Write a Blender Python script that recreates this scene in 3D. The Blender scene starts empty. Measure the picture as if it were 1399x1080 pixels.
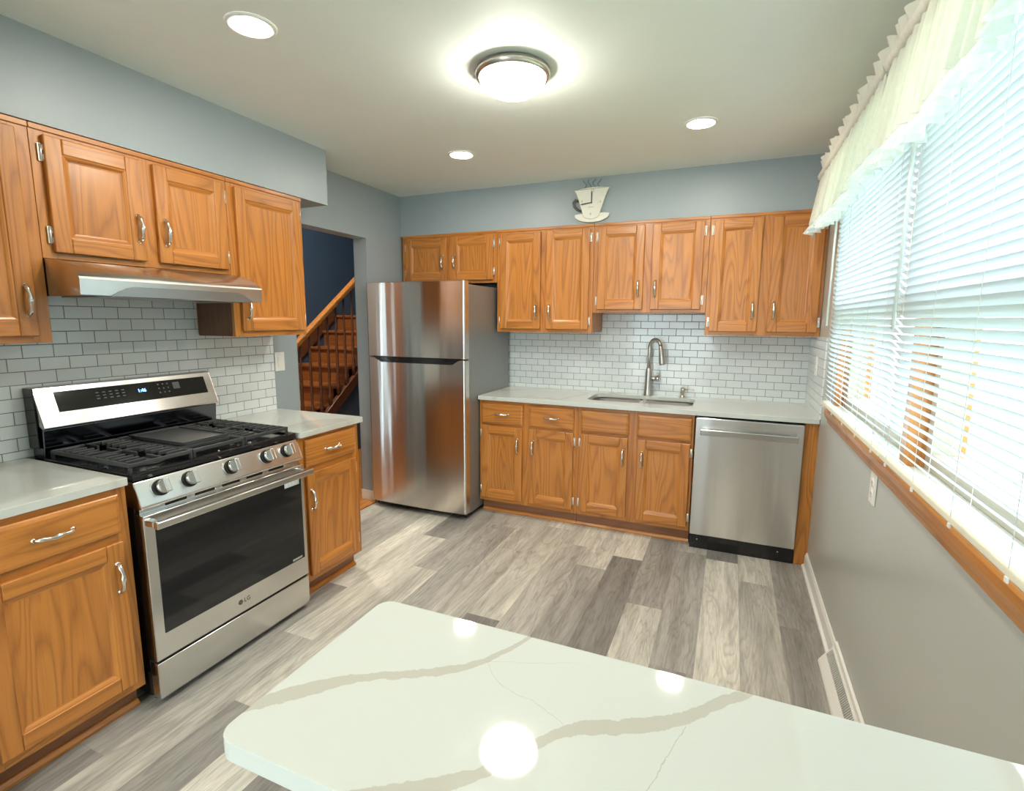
import bpy, bmesh, math, random
from mathutils import Vector, Matrix
random.seed(7)
PI = math.pi
S = bpy.context.scene
COL = S.collection

# ------------------------------------------------------------ camera
cam_d = bpy.data.cameras.new('camera'); cam = bpy.data.objects.new('camera', cam_d); COL.objects.link(cam)
cam_d.sensor_fit = 'HORIZONTAL'; cam_d.sensor_width = 36.0
cam_d.lens = 703.7 / 1399.0 * 36.0
cam_d.clip_start = 0.02; cam_d.clip_end = 200
yaw, pitch, roll = 0.4003, -0.1464, 0.0063
fw = Vector((-math.sin(yaw)*math.cos(pitch), math.cos(yaw)*math.cos(pitch), math.sin(pitch)))
rt = fw.cross(Vector((0, 0, 1))).normalized(); up = rt.cross(fw)
r2 = rt*math.cos(roll) + up*math.sin(roll); u2 = -rt*math.sin(roll) + up*math.cos(roll)
M = Matrix((r2, u2, -fw)).transposed().to_4x4(); M.translation = Vector((-0.5054, -4.054, 1.478))
cam.matrix_world = M
S.camera = cam

# ------------------------------------------------------------ world, sun, exposure
W = bpy.data.worlds.new('world'); S.world = W; W.use_nodes = True
wn = W.node_tree; bg = wn.nodes['Background']
bg.inputs['Color'].default_value = (0.72, 0.89, 1.0, 1); bg.inputs['Strength'].default_value = 1.55
sun_d = bpy.data.lights.new('sun', 'SUN'); sun_d.energy = 1.3; sun_d.angle = 0.01; sun_d.color = (1, .96, .9)
sun = bpy.data.objects.new('sun', sun_d); COL.objects.link(sun); sun.location = (-5, 3, 9)
sun.rotation_euler = Vector((.60, -.25, -.76)).to_track_quat('-Z', 'Y').to_euler()
S.view_settings.view_transform = 'Standard'; S.view_settings.look = 'None'
S.view_settings.exposure = 2.58; S.view_settings.gamma = 1.0; S.view_settings.use_curve_mapping = False
S.render.engine = 'CYCLES'
S.cycles.use_denoising = True
S.cycles.max_bounces = 10; S.cycles.diffuse_bounces = 6; S.cycles.glossy_bounces = 5
S.cycles.transparent_max_bounces = 24; S.cycles.transmission_bounces = 6
S.cycles.sample_clamp_indirect = 8.0
S.cycles.caustics_reflective = False; S.cycles.caustics_refractive = False
CAN_E = 40.0; DOME_E = 11.5

# ------------------------------------------------------------ dimensions
XL = -3.109; H = 2.474; ZT = 2.157; YB = 0.0; YBACK = -6.6
WY0, WY1, WZ0, WZ1 = -1.0, -3.36, 1.05, 2.20     # window opening in the right wall

# ------------------------------------------------------------ materials
def newmat(name):
    m = bpy.data.materials.new(name); m.use_nodes = True
    nt = m.node_tree; b = nt.nodes['Principled BSDF']
    return m, nt, b
def N(nt, t, **k):
    n = nt.nodes.new(t)
    for a, v in k.items():
        if a.startswith('i_'):
            key = a[2:]; key = int(key) if key.isdigit() else key.replace('_', ' ')
            n.inputs[key].default_value = v
        else: setattr(n, a, v)
    return n
def L(nt, a, b): nt.links.new(a, b)
def math_(nt, op, a, b=None, c=None):
    n = nt.nodes.new('ShaderNodeMath'); n.operation = op
    for i, v in enumerate((a, b, c)):
        if v is None: continue
        if hasattr(v, 'links') or hasattr(v, 'is_linked'): nt.links.new(v, n.inputs[i])
        else: n.inputs[i].default_value = v
    return n.outputs[0]
def ramp(nt, fac, stops, interp='LINEAR'):
    n = nt.nodes.new('ShaderNodeValToRGB'); n.color_ramp.interpolation = interp
    e = n.color_ramp.elements
    while len(e) < len(stops): e.new(0.5)
    for i, (p, c) in enumerate(stops):
        e[i].position = p; e[i].color = (c[0], c[1], c[2], 1)
    nt.links.new(fac, n.inputs[0]); return n.outputs[0]
def mixc(nt, fac, a, b, mode='MIX'):
    n = nt.nodes.new('ShaderNodeMix'); n.data_type = 'RGBA'; n.blend_type = mode
    if hasattr(fac, 'is_linked'): nt.links.new(fac, n.inputs[0])
    else: n.inputs[0].default_value = fac
    for s, v in ((n.inputs[6], a), (n.inputs[7], b)):
        if hasattr(v, 'is_linked'): nt.links.new(v, s)
        else: s.default_value = (v[0], v[1], v[2], 1)
    return n.outputs[2]
def bump(nt, h, strength, dist=0.002):
    n = nt.nodes.new('ShaderNodeBump'); n.inputs['Strength'].default_value = strength; n.inputs['Distance'].default_value = dist
    nt.links.new(h, n.inputs['Height']); return n.outputs[0]
def objcoord(nt, rnd=True, scale=(1, 1, 1)):
    tc = N(nt, 'ShaderNodeTexCoord'); v = tc.outputs['Object']
    mp = N(nt, 'ShaderNodeMapping'); L(nt, v, mp.inputs[0]); mp.inputs['Scale'].default_value = scale
    if rnd:
        oi = N(nt, 'ShaderNodeObjectInfo')
        vm = N(nt, 'ShaderNodeVectorMath', operation='SCALE'); 
        cb = N(nt, 'ShaderNodeCombineXYZ')
        r = oi.outputs['Random']
        L(nt, math_(nt, 'MULTIPLY', r, 17.0), cb.inputs[0]); L(nt, math_(nt, 'MULTIPLY', r, 31.0), cb.inputs[1]); L(nt, math_(nt, 'MULTIPLY', r, 23.0), cb.inputs[2])
        ad = N(nt, 'ShaderNodeVectorMath', operation='ADD'); L(nt, mp.outputs[0], ad.inputs[0]); L(nt, cb.outputs[0], ad.inputs[1])
        return ad.outputs[0], r
    return mp.outputs[0], None

def paint(name, col, rough=0.55, tex=0.0):
    m, nt, b = newmat(name)
    v, _ = objcoord(nt, False)
    n = N(nt, 'ShaderNodeTexNoise', i_Scale=3.0, i_Detail=3.0); L(nt, v, n.inputs['Vector'])
    c = mixc(nt, n.outputs['Fac'], [x*0.96 for x in col], [min(1, x*1.03) for x in col])
    L(nt, c, b.inputs['Base Color']); b.inputs['Roughness'].default_value = rough
    n2 = N(nt, 'ShaderNodeTexNoise', i_Scale=260.0, i_Detail=2.0); L(nt, v, n2.inputs['Vector'])
    L(nt, bump(nt, n2.outputs['Fac'], 0.08 + tex, 0.001), b.inputs['Normal'])
    return m

def oak(name, axis, light=(0.575, 0.222, 0.040), dark=(0.215, 0.060, 0.010), rough=0.36):
    """oak with cathedral grain running along the given local axis"""
    m, nt, b = newmat(name)
    sc = {'x': (0.10, 1, 1), 'y': (1, 0.10, 1), 'z': (1, 1, 0.10)}[axis]
    v, r = objcoord(nt, True, sc)
    nb = N(nt, 'ShaderNodeTexNoise', i_Scale=5.5, i_Detail=2.0, i_Roughness=0.45, i_Distortion=0.35); L(nt, v, nb.inputs['Vector'])
    # contour lines of a smooth field look like growth rings cut lengthwise
    rings = math_(nt, 'MULTIPLY', nb.outputs['Fac'], 17.0)
    fr = math_(nt, 'FRACT', rings)
    grain = ramp(nt, fr, [(0.0, (0.15,)*3), (0.25, (0.75,)*3), (0.7, (1,)*3), (0.93, (0.45,)*3), (1.0, (0.15,)*3)])
    sc2 = {'x': (0.025, 1, 1), 'y': (1, 0.025, 1), 'z': (1, 1, 0.025)}[axis]
    v2, _ = objcoord(nt, True, sc2)
    pores = N(nt, 'ShaderNodeTexNoise', i_Scale=210.0, i_Detail=3.0, i_Roughness=0.6); L(nt, v2, pores.inputs['Vector'])
    pr = ramp(nt, pores.outputs['Fac'], [(0.36, (0.35,)*3), (0.52, (1,)*3)])
    tone = N(nt, 'ShaderNodeTexNoise', i_Scale=14.0, i_Detail=2.0); L(nt, v2, tone.inputs['Vector'])
    bw = N(nt, 'ShaderNodeRGBToBW'); L(nt, grain, bw.inputs[0])
    bw2 = N(nt, 'ShaderNodeRGBToBW'); L(nt, pr, bw2.inputs[0])
    f = math_(nt, 'MULTIPLY', bw.outputs[0], 0.58)
    f = math_(nt, 'ADD', f, math_(nt, 'MULTIPLY', bw2.outputs[0], 0.22))
    f = math_(nt, 'ADD', f, math_(nt, 'MULTIPLY', tone.outputs['Fac'], 0.34))
    f = math_(nt, 'ADD', f, math_(nt, 'MULTIPLY', math_(nt, 'SUBTRACT', r, 0.5), 0.14))
    c = mixc(nt, f, dark, light)
    L(nt, c, b.inputs['Base Color'])
    b.inputs['Roughness'].default_value = rough
    b.inputs['Coat Weight'].default_value = 0.25; b.inputs['Coat Roughness'].default_value = 0.2
    L(nt, bump(nt, f, 0.12, 0.001), b.inputs['Normal'])
    return m
OAK_V = oak('oak_vertical_grain', 'z'); OAK_H = oak('oak_horizontal_grain', 'x'); OAK_Y = oak('oak_lengthwise_grain', 'y')
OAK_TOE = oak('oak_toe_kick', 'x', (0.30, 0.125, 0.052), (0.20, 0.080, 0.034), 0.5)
OAK_STAIR = oak('stained_stair_oak', 'x', (0.40, 0.135, 0.030), (0.20, 0.058, 0.014), 0.35)
OAK_BAL = oak('dark_stained_oak', 'z', (0.17, 0.062, 0.024), (0.10, 0.035, 0.015), 0.35)
OAK_IN = oak('unfinished_side_panel_oak', 'z', (0.20, 0.088, 0.042), (0.13, 0.056, 0.028), 0.5)

M_WALL = paint('blue_grey_wall_paint', (0.335, 0.392, 0.420), 0.42)
M_WALLR = paint('grey_wall_paint', (0.47, 0.485, 0.455), 0.30)
M_CEIL = paint('ceiling_white', (0.84, 0.88, 0.84), 0.6)
M_NAVY = paint('navy_hall_paint', (0.065, 0.11, 0.175), 0.5)
M_TRIMW = paint('white_trim_paint', (0.82, 0.82, 0.78), 0.3)
M_TAUPE = paint('taupe_paint', (0.42, 0.37, 0.33), 0.5)

def simple(name, col, rough=0.4, metal=0.0, **k):
    m, nt, b = newmat(name)
    v, _ = objcoord(nt, False)
    n = N(nt, 'ShaderNodeTexNoise', i_Scale=30.0, i_Detail=2.0); L(nt, v, n.inputs['Vector'])
    c = mixc(nt, n.outputs['Fac'], [x*0.95 for x in col], [min(1, x*1.05) for x in col])
    L(nt, c, b.inputs['Base Color']); b.inputs['Roughness'].default_value = rough; b.inputs['Metallic'].default_value = metal
    for kk, vv in k.items(): b.inputs[kk.replace('_', ' ')].default_value = vv
    return m
M_BLACK = simple('black_enamel', (0.012, 0.012, 0.014), 0.12)
M_IRON = simple('cast_iron', (0.045, 0.048, 0.052), 0.36)
M_RISER = simple('dark_polished_riser', (0.13, 0.15, 0.18), 0.16, 1.0)
M_GRIDDLE = simple('griddle_coating', (0.045, 0.048, 0.05), 0.5)
M_GLASSBLK = simple('dark_oven_glass', (0.008, 0.009, 0.011), 0.06)
M_PLASTIC = simple('white_plastic', (0.80, 0.80, 0.77), 0.35)
M_CREAM = simple('cream_rail', (0.78, 0.75, 0.62), 0.4)
M_CHROME = simple('polished_nickel', (0.74, 0.71, 0.66), 0.16, 1.0)
M_NICKEL = simple('brushed_nickel', (0.52, 0.49, 0.45), 0.28, 1.0)
M_HINGE = simple('bright_hinge_metal', (0.80, 0.77, 0.70), 0.28, 0.8)
M_SASH = simple('tan_window_sash', (0.42, 0.37, 0.29), 0.5)
M_CERAMIC = simple('clock_enamel', (0.80, 0.79, 0.70), 0.3)
M_INK = simple('clock_ink', (0.10, 0.10, 0.09), 0.6)
M_INKL = simple('clock_pale_ink', (0.38, 0.37, 0.33), 0.6)
M_STEAM = simple('steam_wire', (0.17, 0.20, 0.22), 0.5)
M_GREYMARK = simple('grey_logo', (0.08, 0.075, 0.075), 0.4)
M_STICK = simple('pale_blue_sticker', (0.62, 0.72, 0.80), 0.4)
M_DARKGAP = simple('shadow_black', (0.01, 0.01, 0.01), 0.7)
M_PRINT = simple('panel_print', (0.10, 0.115, 0.13), 0.4)

def steel(name, col=(0.56, 0.555, 0.55), rough=0.26, axis='z', aniso=0.75, streak=0.5, wob=0.0):
    """brushed steel: fine streaks run along the given axis"""
    m, nt, b = newmat(name)
    sc = {'x': (0.6, 60, 60), 'y': (60, 0.6, 60), 'z': (60, 60, 0.6)}[axis]
    v, _ = objcoord(nt, False, sc)
    n = N(nt, 'ShaderNodeTexNoise', i_Scale=4.0, i_Detail=4.0); L(nt, v, n.inputs['Vector'])
    c = mixc(nt, n.outputs['Fac'], [x*(1-0.10*streak) for x in col], [min(1, x*(1+0.10*streak)) for x in col])
    L(nt, c, b.inputs['Base Color']); b.inputs['Metallic'].default_value = 1.0
    L(nt, math_(nt, 'ADD', math_(nt, 'MULTIPLY', n.outputs['Fac'], 0.08), rough-0.04), b.inputs['Roughness'])
    b.inputs['Anisotropic'].default_value = aniso; b.inputs['Anisotropic Rotation'].default_value = 0.25
    if wob:
        v3, _ = objcoord(nt, False, tuple(9.0 if q > 1 else .35 for q in sc))
        nw = N(nt, 'ShaderNodeTexNoise', i_Scale=1.0, i_Detail=1.5); L(nt, v3, nw.inputs['Vector'])
        L(nt, bump(nt, nw.outputs['Fac'], wob, 0.012), b.inputs['Normal'])
    tg = N(nt, 'ShaderNodeTangent'); tg.direction_type = 'RADIAL'; tg.axis = {'x': 'X', 'y': 'Y', 'z': 'Z'}[axis]
    L(nt, tg.outputs[0], b.inputs['Tangent'])
    return m
ST_FR = steel('fridge_steel', (0.70, 0.665, 0.635), 0.19, 'z', 0.9, wob=.35)
ST_DW = steel('dishwasher_steel', (0.74, 0.73, 0.71), 0.24, 'z', 0.85, wob=.2)
ST_RG = steel('range_steel', (0.64, 0.635, 0.62), 0.22, 'z', 0.5)
ST_HOOD = steel('hood_steel', (0.62, 0.60, 0.57), 0.25, 'y', 0.4)
ST_DARK = steel('darker_hood_steel', (0.36, 0.36, 0.355), 0.3, 'y', 0.3)  # darker steel for the arched front insert
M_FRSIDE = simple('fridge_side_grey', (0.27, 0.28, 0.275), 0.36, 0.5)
ST_SINK = simple('satin_sink_steel', (0.66, 0.65, 0.62), 0.34, 0.7)

def emis(name, col, s):
    m = bpy.data.materials.new(name); m.use_nodes = True; nt = m.node_tree
    nt.nodes.remove(nt.nodes['Principled BSDF'])
    e = N(nt, 'ShaderNodeEmission'); e.inputs[0].default_value = (*col, 1); e.inputs[1].default_value = s
    L(nt, e.outputs[0], nt.nodes['Material Output'].inputs[0]); return m
E_CAN = emis('can_light_lens', (1.0, 0.92, 0.80), CAN_E)
E_DOME = emis('dome_glass_lit', (1.0, 0.97, 0.86), DOME_E)
E_LED = emis('blue_led', (0.10, 0.28, 1.0), 2.2)

def glass_mat():
    m = bpy.data.materials.new('window_glass'); m.use_nodes = True; nt = m.node_tree
    nt.nodes.remove(nt.nodes['Principled BSDF'])
    t = N(nt, 'ShaderNodeBsdfTransparent'); g = N(nt, 'ShaderNodeBsdfGlossy'); g.inputs['Roughness'].default_value = 0.02
    t.inputs[0].default_value = (0.95, 0.97, 0.96, 1)
    lw = N(nt, 'ShaderNodeLayerWeight'); lw.inputs[0].default_value = .5
    f = N(nt, 'ShaderNodeMath', operation='MULTIPLY_ADD'); L(nt, math_(nt, 'POWER', lw.outputs['Facing'], 5.0), f.inputs[0]); f.inputs[1].default_value = .5; f.inputs[2].default_value = .03
    mx = N(nt, 'ShaderNodeMixShader'); L(nt, f.outputs[0], mx.inputs[0]); L(nt, t.outputs[0], mx.inputs[1]); L(nt, g.outputs[0], mx.inputs[2])
    L(nt, mx.outputs[0], nt.nodes['Material Output'].inputs[0]); return m
M_GLASS = glass_mat()
def thin(name, col, trans, transp=0.0):
    m = bpy.data.materials.new(name); m.use_nodes = True; nt = m.node_tree
    nt.nodes.remove(nt.nodes['Principled BSDF'])
    d = N(nt, 'ShaderNodeBsdfDiffuse'); d.inputs[0].default_value = (*col, 1)
    t = N(nt, 'ShaderNodeBsdfTranslucent'); t.inputs[0].default_value = (*col, 1)
    mx = N(nt, 'ShaderNodeMixShader'); mx.inputs[0].default_value = trans
    L(nt, d.outputs[0], mx.inputs[1]); L(nt, t.outputs[0], mx.inputs[2]); out = mx.outputs[0]
    if transp:
        v, _ = objcoord(nt, False)
        n = N(nt, 'ShaderNodeTexNoise', i_Scale=55.0, i_Detail=2.0); L(nt, v, n.inputs['Vector'])
        f = math_(nt, 'MULTIPLY', n.outputs['Fac'], transp*2)
        tp = N(nt, 'ShaderNodeBsdfTransparent'); m2 = N(nt, 'ShaderNodeMixShader')
        L(nt, f, m2.inputs[0]); L(nt, out, m2.inputs[1]); L(nt, tp.outputs[0], m2.inputs[2]); out = m2.outputs[0]
    L(nt, out, nt.nodes['Material Output'].inputs[0]); return m
M_SLAT = thin('blind_slat_vinyl', (0.74, 0.80, 0.84), 0.26)
M_SHEER = thin('sheer_valance', (0.76, 0.77, 0.69), 0.40, 0.08)
M_LACE = thin('valance_lace', (0.78, 0.85, 0.85), 0.45, 0.2)
M_HEADER = thin('valance_header', (0.84, 0.82, 0.74), 0.35)
M_WAND = simple('clear_wand', (0.78, 0.84, 0.84), 0.15)

def quartz(name, specific=False):
    m, nt, b = newmat(name)
    base = (0.60, 0.63, 0.595); vein = (0.47, 0.45, 0.39)
    tc = N(nt, 'ShaderNodeTexCoord'); v = tc.outputs['Object']
    n = N(nt, 'ShaderNodeTexNoise', i_Scale=45.0, i_Detail=5.0, i_Roughness=0.65); L(nt, v, n.inputs['Vector'])
    cl = N(nt, 'ShaderNodeTexNoise', i_Scale=2.2, i_Detail=3.0); L(nt, v, cl.inputs['Vector'])
    col = mixc(nt, cl.outputs['Fac'], base, [x*0.965 for x in base])
    if specific:
        sp = N(nt, 'ShaderNodeSeparateXYZ'); L(nt, v, sp.inputs[0])
        jag = math_(nt, 'MULTIPLY', math_(nt, 'SUBTRACT', n.outputs['Fac'], 0.5), 0.020)
        jagf = math_(nt, 'MULTIPLY', math_(nt, 'SUBTRACT', n.outputs['Fac'], 0.5), 0.012)
        def vein_fn(pts, along, lo, hi):
            # pts: (along, across, halfwidth); returns a 0..1 mask
            A = sp.outputs[along]; B = sp.outputs[1-along]
            a0 = pts[0][0]; a1 = pts[-1][0]
            t = math_(nt, 'DIVIDE', math_(nt, 'SUBTRACT', A, a0), a1-a0)
            mn = min(p[1] for p in pts)-0.01; mx = max(p[1] for p in pts)+0.01
            def fc(vals):
                c = N(nt, 'ShaderNodeFloatCurve'); cv = c.mapping.curves[0]; c.mapping.use_clip = False
                P = [((p[0]-a0)/(a1-a0), x) for p, x in zip(pts, vals)]
                while len(cv.points) < len(P): cv.points.new(0.5, 0.5)
                for i, (px, py) in enumerate(P): cv.points[i].location = (px, py)
                c.mapping.update(); nt.links.new(t, c.inputs['Value']); return c.outputs[0]
            ctr = math_(nt, 'ADD', math_(nt, 'MULTIPLY', fc([(p[1]-mn)/(mx-mn) for p in pts]), mx-mn), mn)
            hw = math_(nt, 'MULTIPLY', fc([p[2]/0.05 for p in pts]), 0.05)
            d = math_(nt, 'ABSOLUTE', math_(nt, 'SUBTRACT', math_(nt, 'ADD', B, lo), ctr))
            e = math_(nt, 'SUBTRACT', hw, d)
            mk = math_(nt, 'MULTIPLY', e, hi); 
            c1 = N(nt, 'ShaderNodeClamp'); nt.links.new(mk, c1.inputs[0])
            ok = math_(nt, 'MULTIPLY', math_(nt, 'GREATER_THAN', t, 0.0), math_(nt, 'LESS_THAN', t, 1.0))
            return math_(nt, 'MULTIPLY', c1.outputs[0], ok)
        v1 = vein_fn([(-1.135, -3.585, .016), (-1.078, -3.522, .024), (-1.007, -3.458, .011), (-.927, -3.412, .012), (-.87, -3.368, .012), (-.836, -3.32, .012), (-.80, -3.24, .012)], 0, jag, 700)
        v2 = vein_fn([(-.93, -3.66, .016), (-.83, -3.60, .018), (-.765, -3.545, .014), (-.715, -3.475, .014), (-.68, -3.432, .015), (-.61, -3.395, .016), (-.54, -3.350, .016), (-.48, -3.285, .014), (-.43, -3.235, .012)], 0, jag, 700)
        k1 = vein_fn([(-.845, -3.345, .0009), (-.82, -3.375, .0008), (-.79, -3.392, .0008), (-.74, -3.402, .0008), (-.69, -3.425, .0009)], 0, jagf, 1500)
        k2 = vein_fn([(-3.66, -.60, .001), (-3.52, -.575, .001), (-3.44, -.553, .001), (-3.36, -.53, .001)], 1, jagf, 1500)
        k3 = vein_fn([(-.85, -3.345, .0006), (-.79, -3.325, .0007), (-.70, -3.285, .0004)], 0, jagf, 1500)
        k4 = vein_fn([(-.30, -3.70, .004), (-.21, -3.52, .004), (-.14, -3.40, .006), (-.08, -3.24, .006)], 0, jag, 500)
        col = mixc(nt, math_(nt, 'MULTIPLY', math_(nt, 'MAXIMUM', math_(nt, 'MAXIMUM', v1, v2), math_(nt, 'MULTIPLY', k4, .35)), 0.88), col, vein)
        col = mixc(nt, math_(nt, 'MULTIPLY', math_(nt, 'MAXIMUM', math_(nt, 'MAXIMUM', k1, k2), k3), 0.7), col, (0.42, 0.40, 0.35))
    else:
        w = N(nt, 'ShaderNodeTexNoise', i_Scale=0.9, i_Detail=3.0, i_Distortion=0.9); L(nt, v, w.inputs['Vector'])
        d = math_(nt, 'ABSOLUTE', math_(nt, 'SUBTRACT', w.outputs['Fac'], 0.5))
        mk = ramp(nt, d, [(0.0, (0.55,)*3), (0.012, (0.32,)*3), (0.03, (0,)*3)])
        col = mixc(nt, mk, col, vein)
    L(nt, col, b.inputs['Base Color']); b.inputs['Roughness'].default_value = 0.045
    b.inputs['Specular IOR Level'].default_value = 0.5
    return m
M_QUARTZ = quartz('white_quartz'); M_QUARTZP = quartz('veined_quartz', True)

def tile_mat(name, ax):
    m, nt, b = newmat(name)
    tc = N(nt, 'ShaderNodeTexCoord'); sp = N(nt, 'ShaderNodeSeparateXYZ'); L(nt, tc.outputs['Object'], sp.inputs[0])
    cb = N(nt, 'ShaderNodeCombineXYZ'); L(nt, sp.outputs[ax], cb.inputs[0]); L(nt, sp.outputs[2], cb.inputs[1])
    def brick(ms, sm):
        br = N(nt, 'ShaderNodeTexBrick'); br.offset = 0.5
        br.inputs['Scale'].default_value = 1.0; br.inputs['Mortar Size'].default_value = ms; br.inputs['Mortar Smooth'].default_value = sm
        br.inputs['Brick Width'].default_value = 0.1045; br.inputs['Row Height'].default_value = 0.0525; br.inputs['Bias'].default_value = 0
        br.inputs['Color1'].default_value = (0.71, 0.76, 0.77, 1); br.inputs['Color2'].default_value = (0.76, 0.80, 0.80, 1)
        br.inputs['Mortar'].default_value = (0.22, 0.23, 0.235, 1)
        L(nt, cb.outputs[0], br.inputs['Vector']); return br
    br = brick(0.0018, 0.15); b2 = brick(0.0034, 1.0)
    L(nt, br.outputs['Color'], b.inputs['Base Color'])
    L(nt, math_(nt, 'ADD', math_(nt, 'MULTIPLY', br.outputs['Fac'], 0.5), 0.10), b.inputs['Roughness'])
    wn_ = N(nt, 'ShaderNodeTexNoise', i_Scale=9.0, i_Detail=1.0); L(nt, tc.outputs['Object'], wn_.inputs['Vector'])
    h = math_(nt, 'ADD', math_(nt, 'SUBTRACT', 1.0, b2.outputs['Fac']), math_(nt, 'MULTIPLY', wn_.outputs['Fac'], 0.6))
    L(nt, bump(nt, h, 0.55, 0.0016), b.inputs['Normal'])
    return m
M_TILEX = tile_mat('subway_tile_back', 0); M_TILEY = tile_mat('subway_tile_side', 1)

def floor_mat():
    m, nt, b = newmat('vinyl_plank_floor')
    tc = N(nt, 'ShaderNodeTexCoord'); sp = N(nt, 'ShaderNodeSeparateXYZ'); L(nt, tc.outputs['Object'], sp.inputs[0])
    PW, PL = 0.182, 1.22
    xx = math_(nt, 'DIVIDE', math_(nt, 'ADD', sp.outputs[0], 10.03), PW); ci = math_(nt, 'FLOOR', xx); fx = math_(nt, 'FRACT', xx)
    w1 = N(nt, 'ShaderNodeTexWhiteNoise', noise_dimensions='1D'); L(nt, ci, w1.inputs['W'])
    yy = math_(nt, 'ADD', math_(nt, 'DIVIDE', math_(nt, 'ADD', sp.outputs[1], 20.0), PL), w1.outputs['Value']); ri = math_(nt, 'FLOOR', yy); fy = math_(nt, 'FRACT', yy)
    cb = N(nt, 'ShaderNodeCombineXYZ'); L(nt, ci, cb.inputs[0]); L(nt, ri, cb.inputs[1])
    w2 = N(nt, 'ShaderNodeTexWhiteNoise', noise_dimensions='2D'); L(nt, cb.outputs[0], w2.inputs['Vector'])
    rv = w2.outputs['Value']
    base = ramp(nt, rv, [(0.0, (0.225, 0.215, 0.20)), (0.25, (0.32, 0.305, 0.28)), (0.5, (0.43, 0.41, 0.37)), (0.75, (0.56, 0.535, 0.47)), (1.0, (0.68, 0.65, 0.57))])
    # grain coordinates: shift per plank
    off = N(nt, 'ShaderNodeCombineXYZ'); L(nt, math_(nt, 'MULTIPLY', rv, 37.0), off.inputs[2]); L(nt, math_(nt, 'MULTIPLY', rv, 11.0), off.inputs[1])
    mp = N(nt, 'ShaderNodeMapping'); mp.inputs['Scale'].default_value = (1, 0.11, 1); L(nt, tc.outputs['Object'], mp.inputs[0])
    ad = N(nt, 'ShaderNodeVectorMath', operation='ADD'); L(nt, mp.outputs[0], ad.inputs[0]); L(nt, off.outputs[0], ad.inputs[1])
    nb = N(nt, 'ShaderNodeTexNoise', i_Scale=9.0, i_Detail=3.0, i_Roughness=0.5, i_Distortion=0.6); L(nt, ad.outputs[0], nb.inputs['Vector'])
    rings = math_(nt, 'FRACT', math_(nt, 'MULTIPLY', nb.outputs['Fac'], 12.0))
    rg = ramp(nt, rings, [(0, (0.72,)*3), (0.3, (1,)*3), (0.8, (1.06,)*3), (1, (0.76,)*3)])
    fine = N(nt, 'ShaderNodeTexNoise', i_Scale=120.0, i_Detail=4.0, i_Roughness=0.7); L(nt, ad.outputs[0], fine.inputs['Vector'])
    fg = ramp(nt, fine.outputs['Fac'], [(0.3, (0.72,)*3), (0.5, (1,)*3), (0.72, (1.22,)*3)])
    big = N(nt, 'ShaderNodeTexNoise', i_Scale=14.0, i_Detail=4.0, i_Roughness=0.6); L(nt, ad.outputs[0], big.inputs['Vector'])
    bgc = ramp(nt, big.outputs['Fac'], [(0.3, (0.70, 0.69, 0.68)), (0.55, (1,)*3), (0.75, (1.28, 1.27, 1.24))])
    c = mixc(nt, 0.75, base, rg, 'MULTIPLY'); c = mixc(nt, 0.6, c, fg, 'MULTIPLY'); c = mixc(nt, 1.0, c, bgc, 'MULTIPLY')
    e = 0.006
    edge = math_(nt, 'MAXIMUM', math_(nt, 'LESS_THAN', fx, e), math_(nt, 'LESS_THAN', fy, 0.0013))
    c = mixc(nt, math_(nt, 'MULTIPLY', edge, 0.3), c, (0.10, 0.09, 0.08))
    L(nt, c, b.inputs['Base Color']); b.inputs['Roughness'].default_value = 0.42
    L(nt, bump(nt, math_(nt, 'SUBTRACT', fine.outputs['Fac'], edge), 0.15, 0.001), b.inputs['Normal'])
    return m
M_FLOOR = floor_mat()

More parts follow.
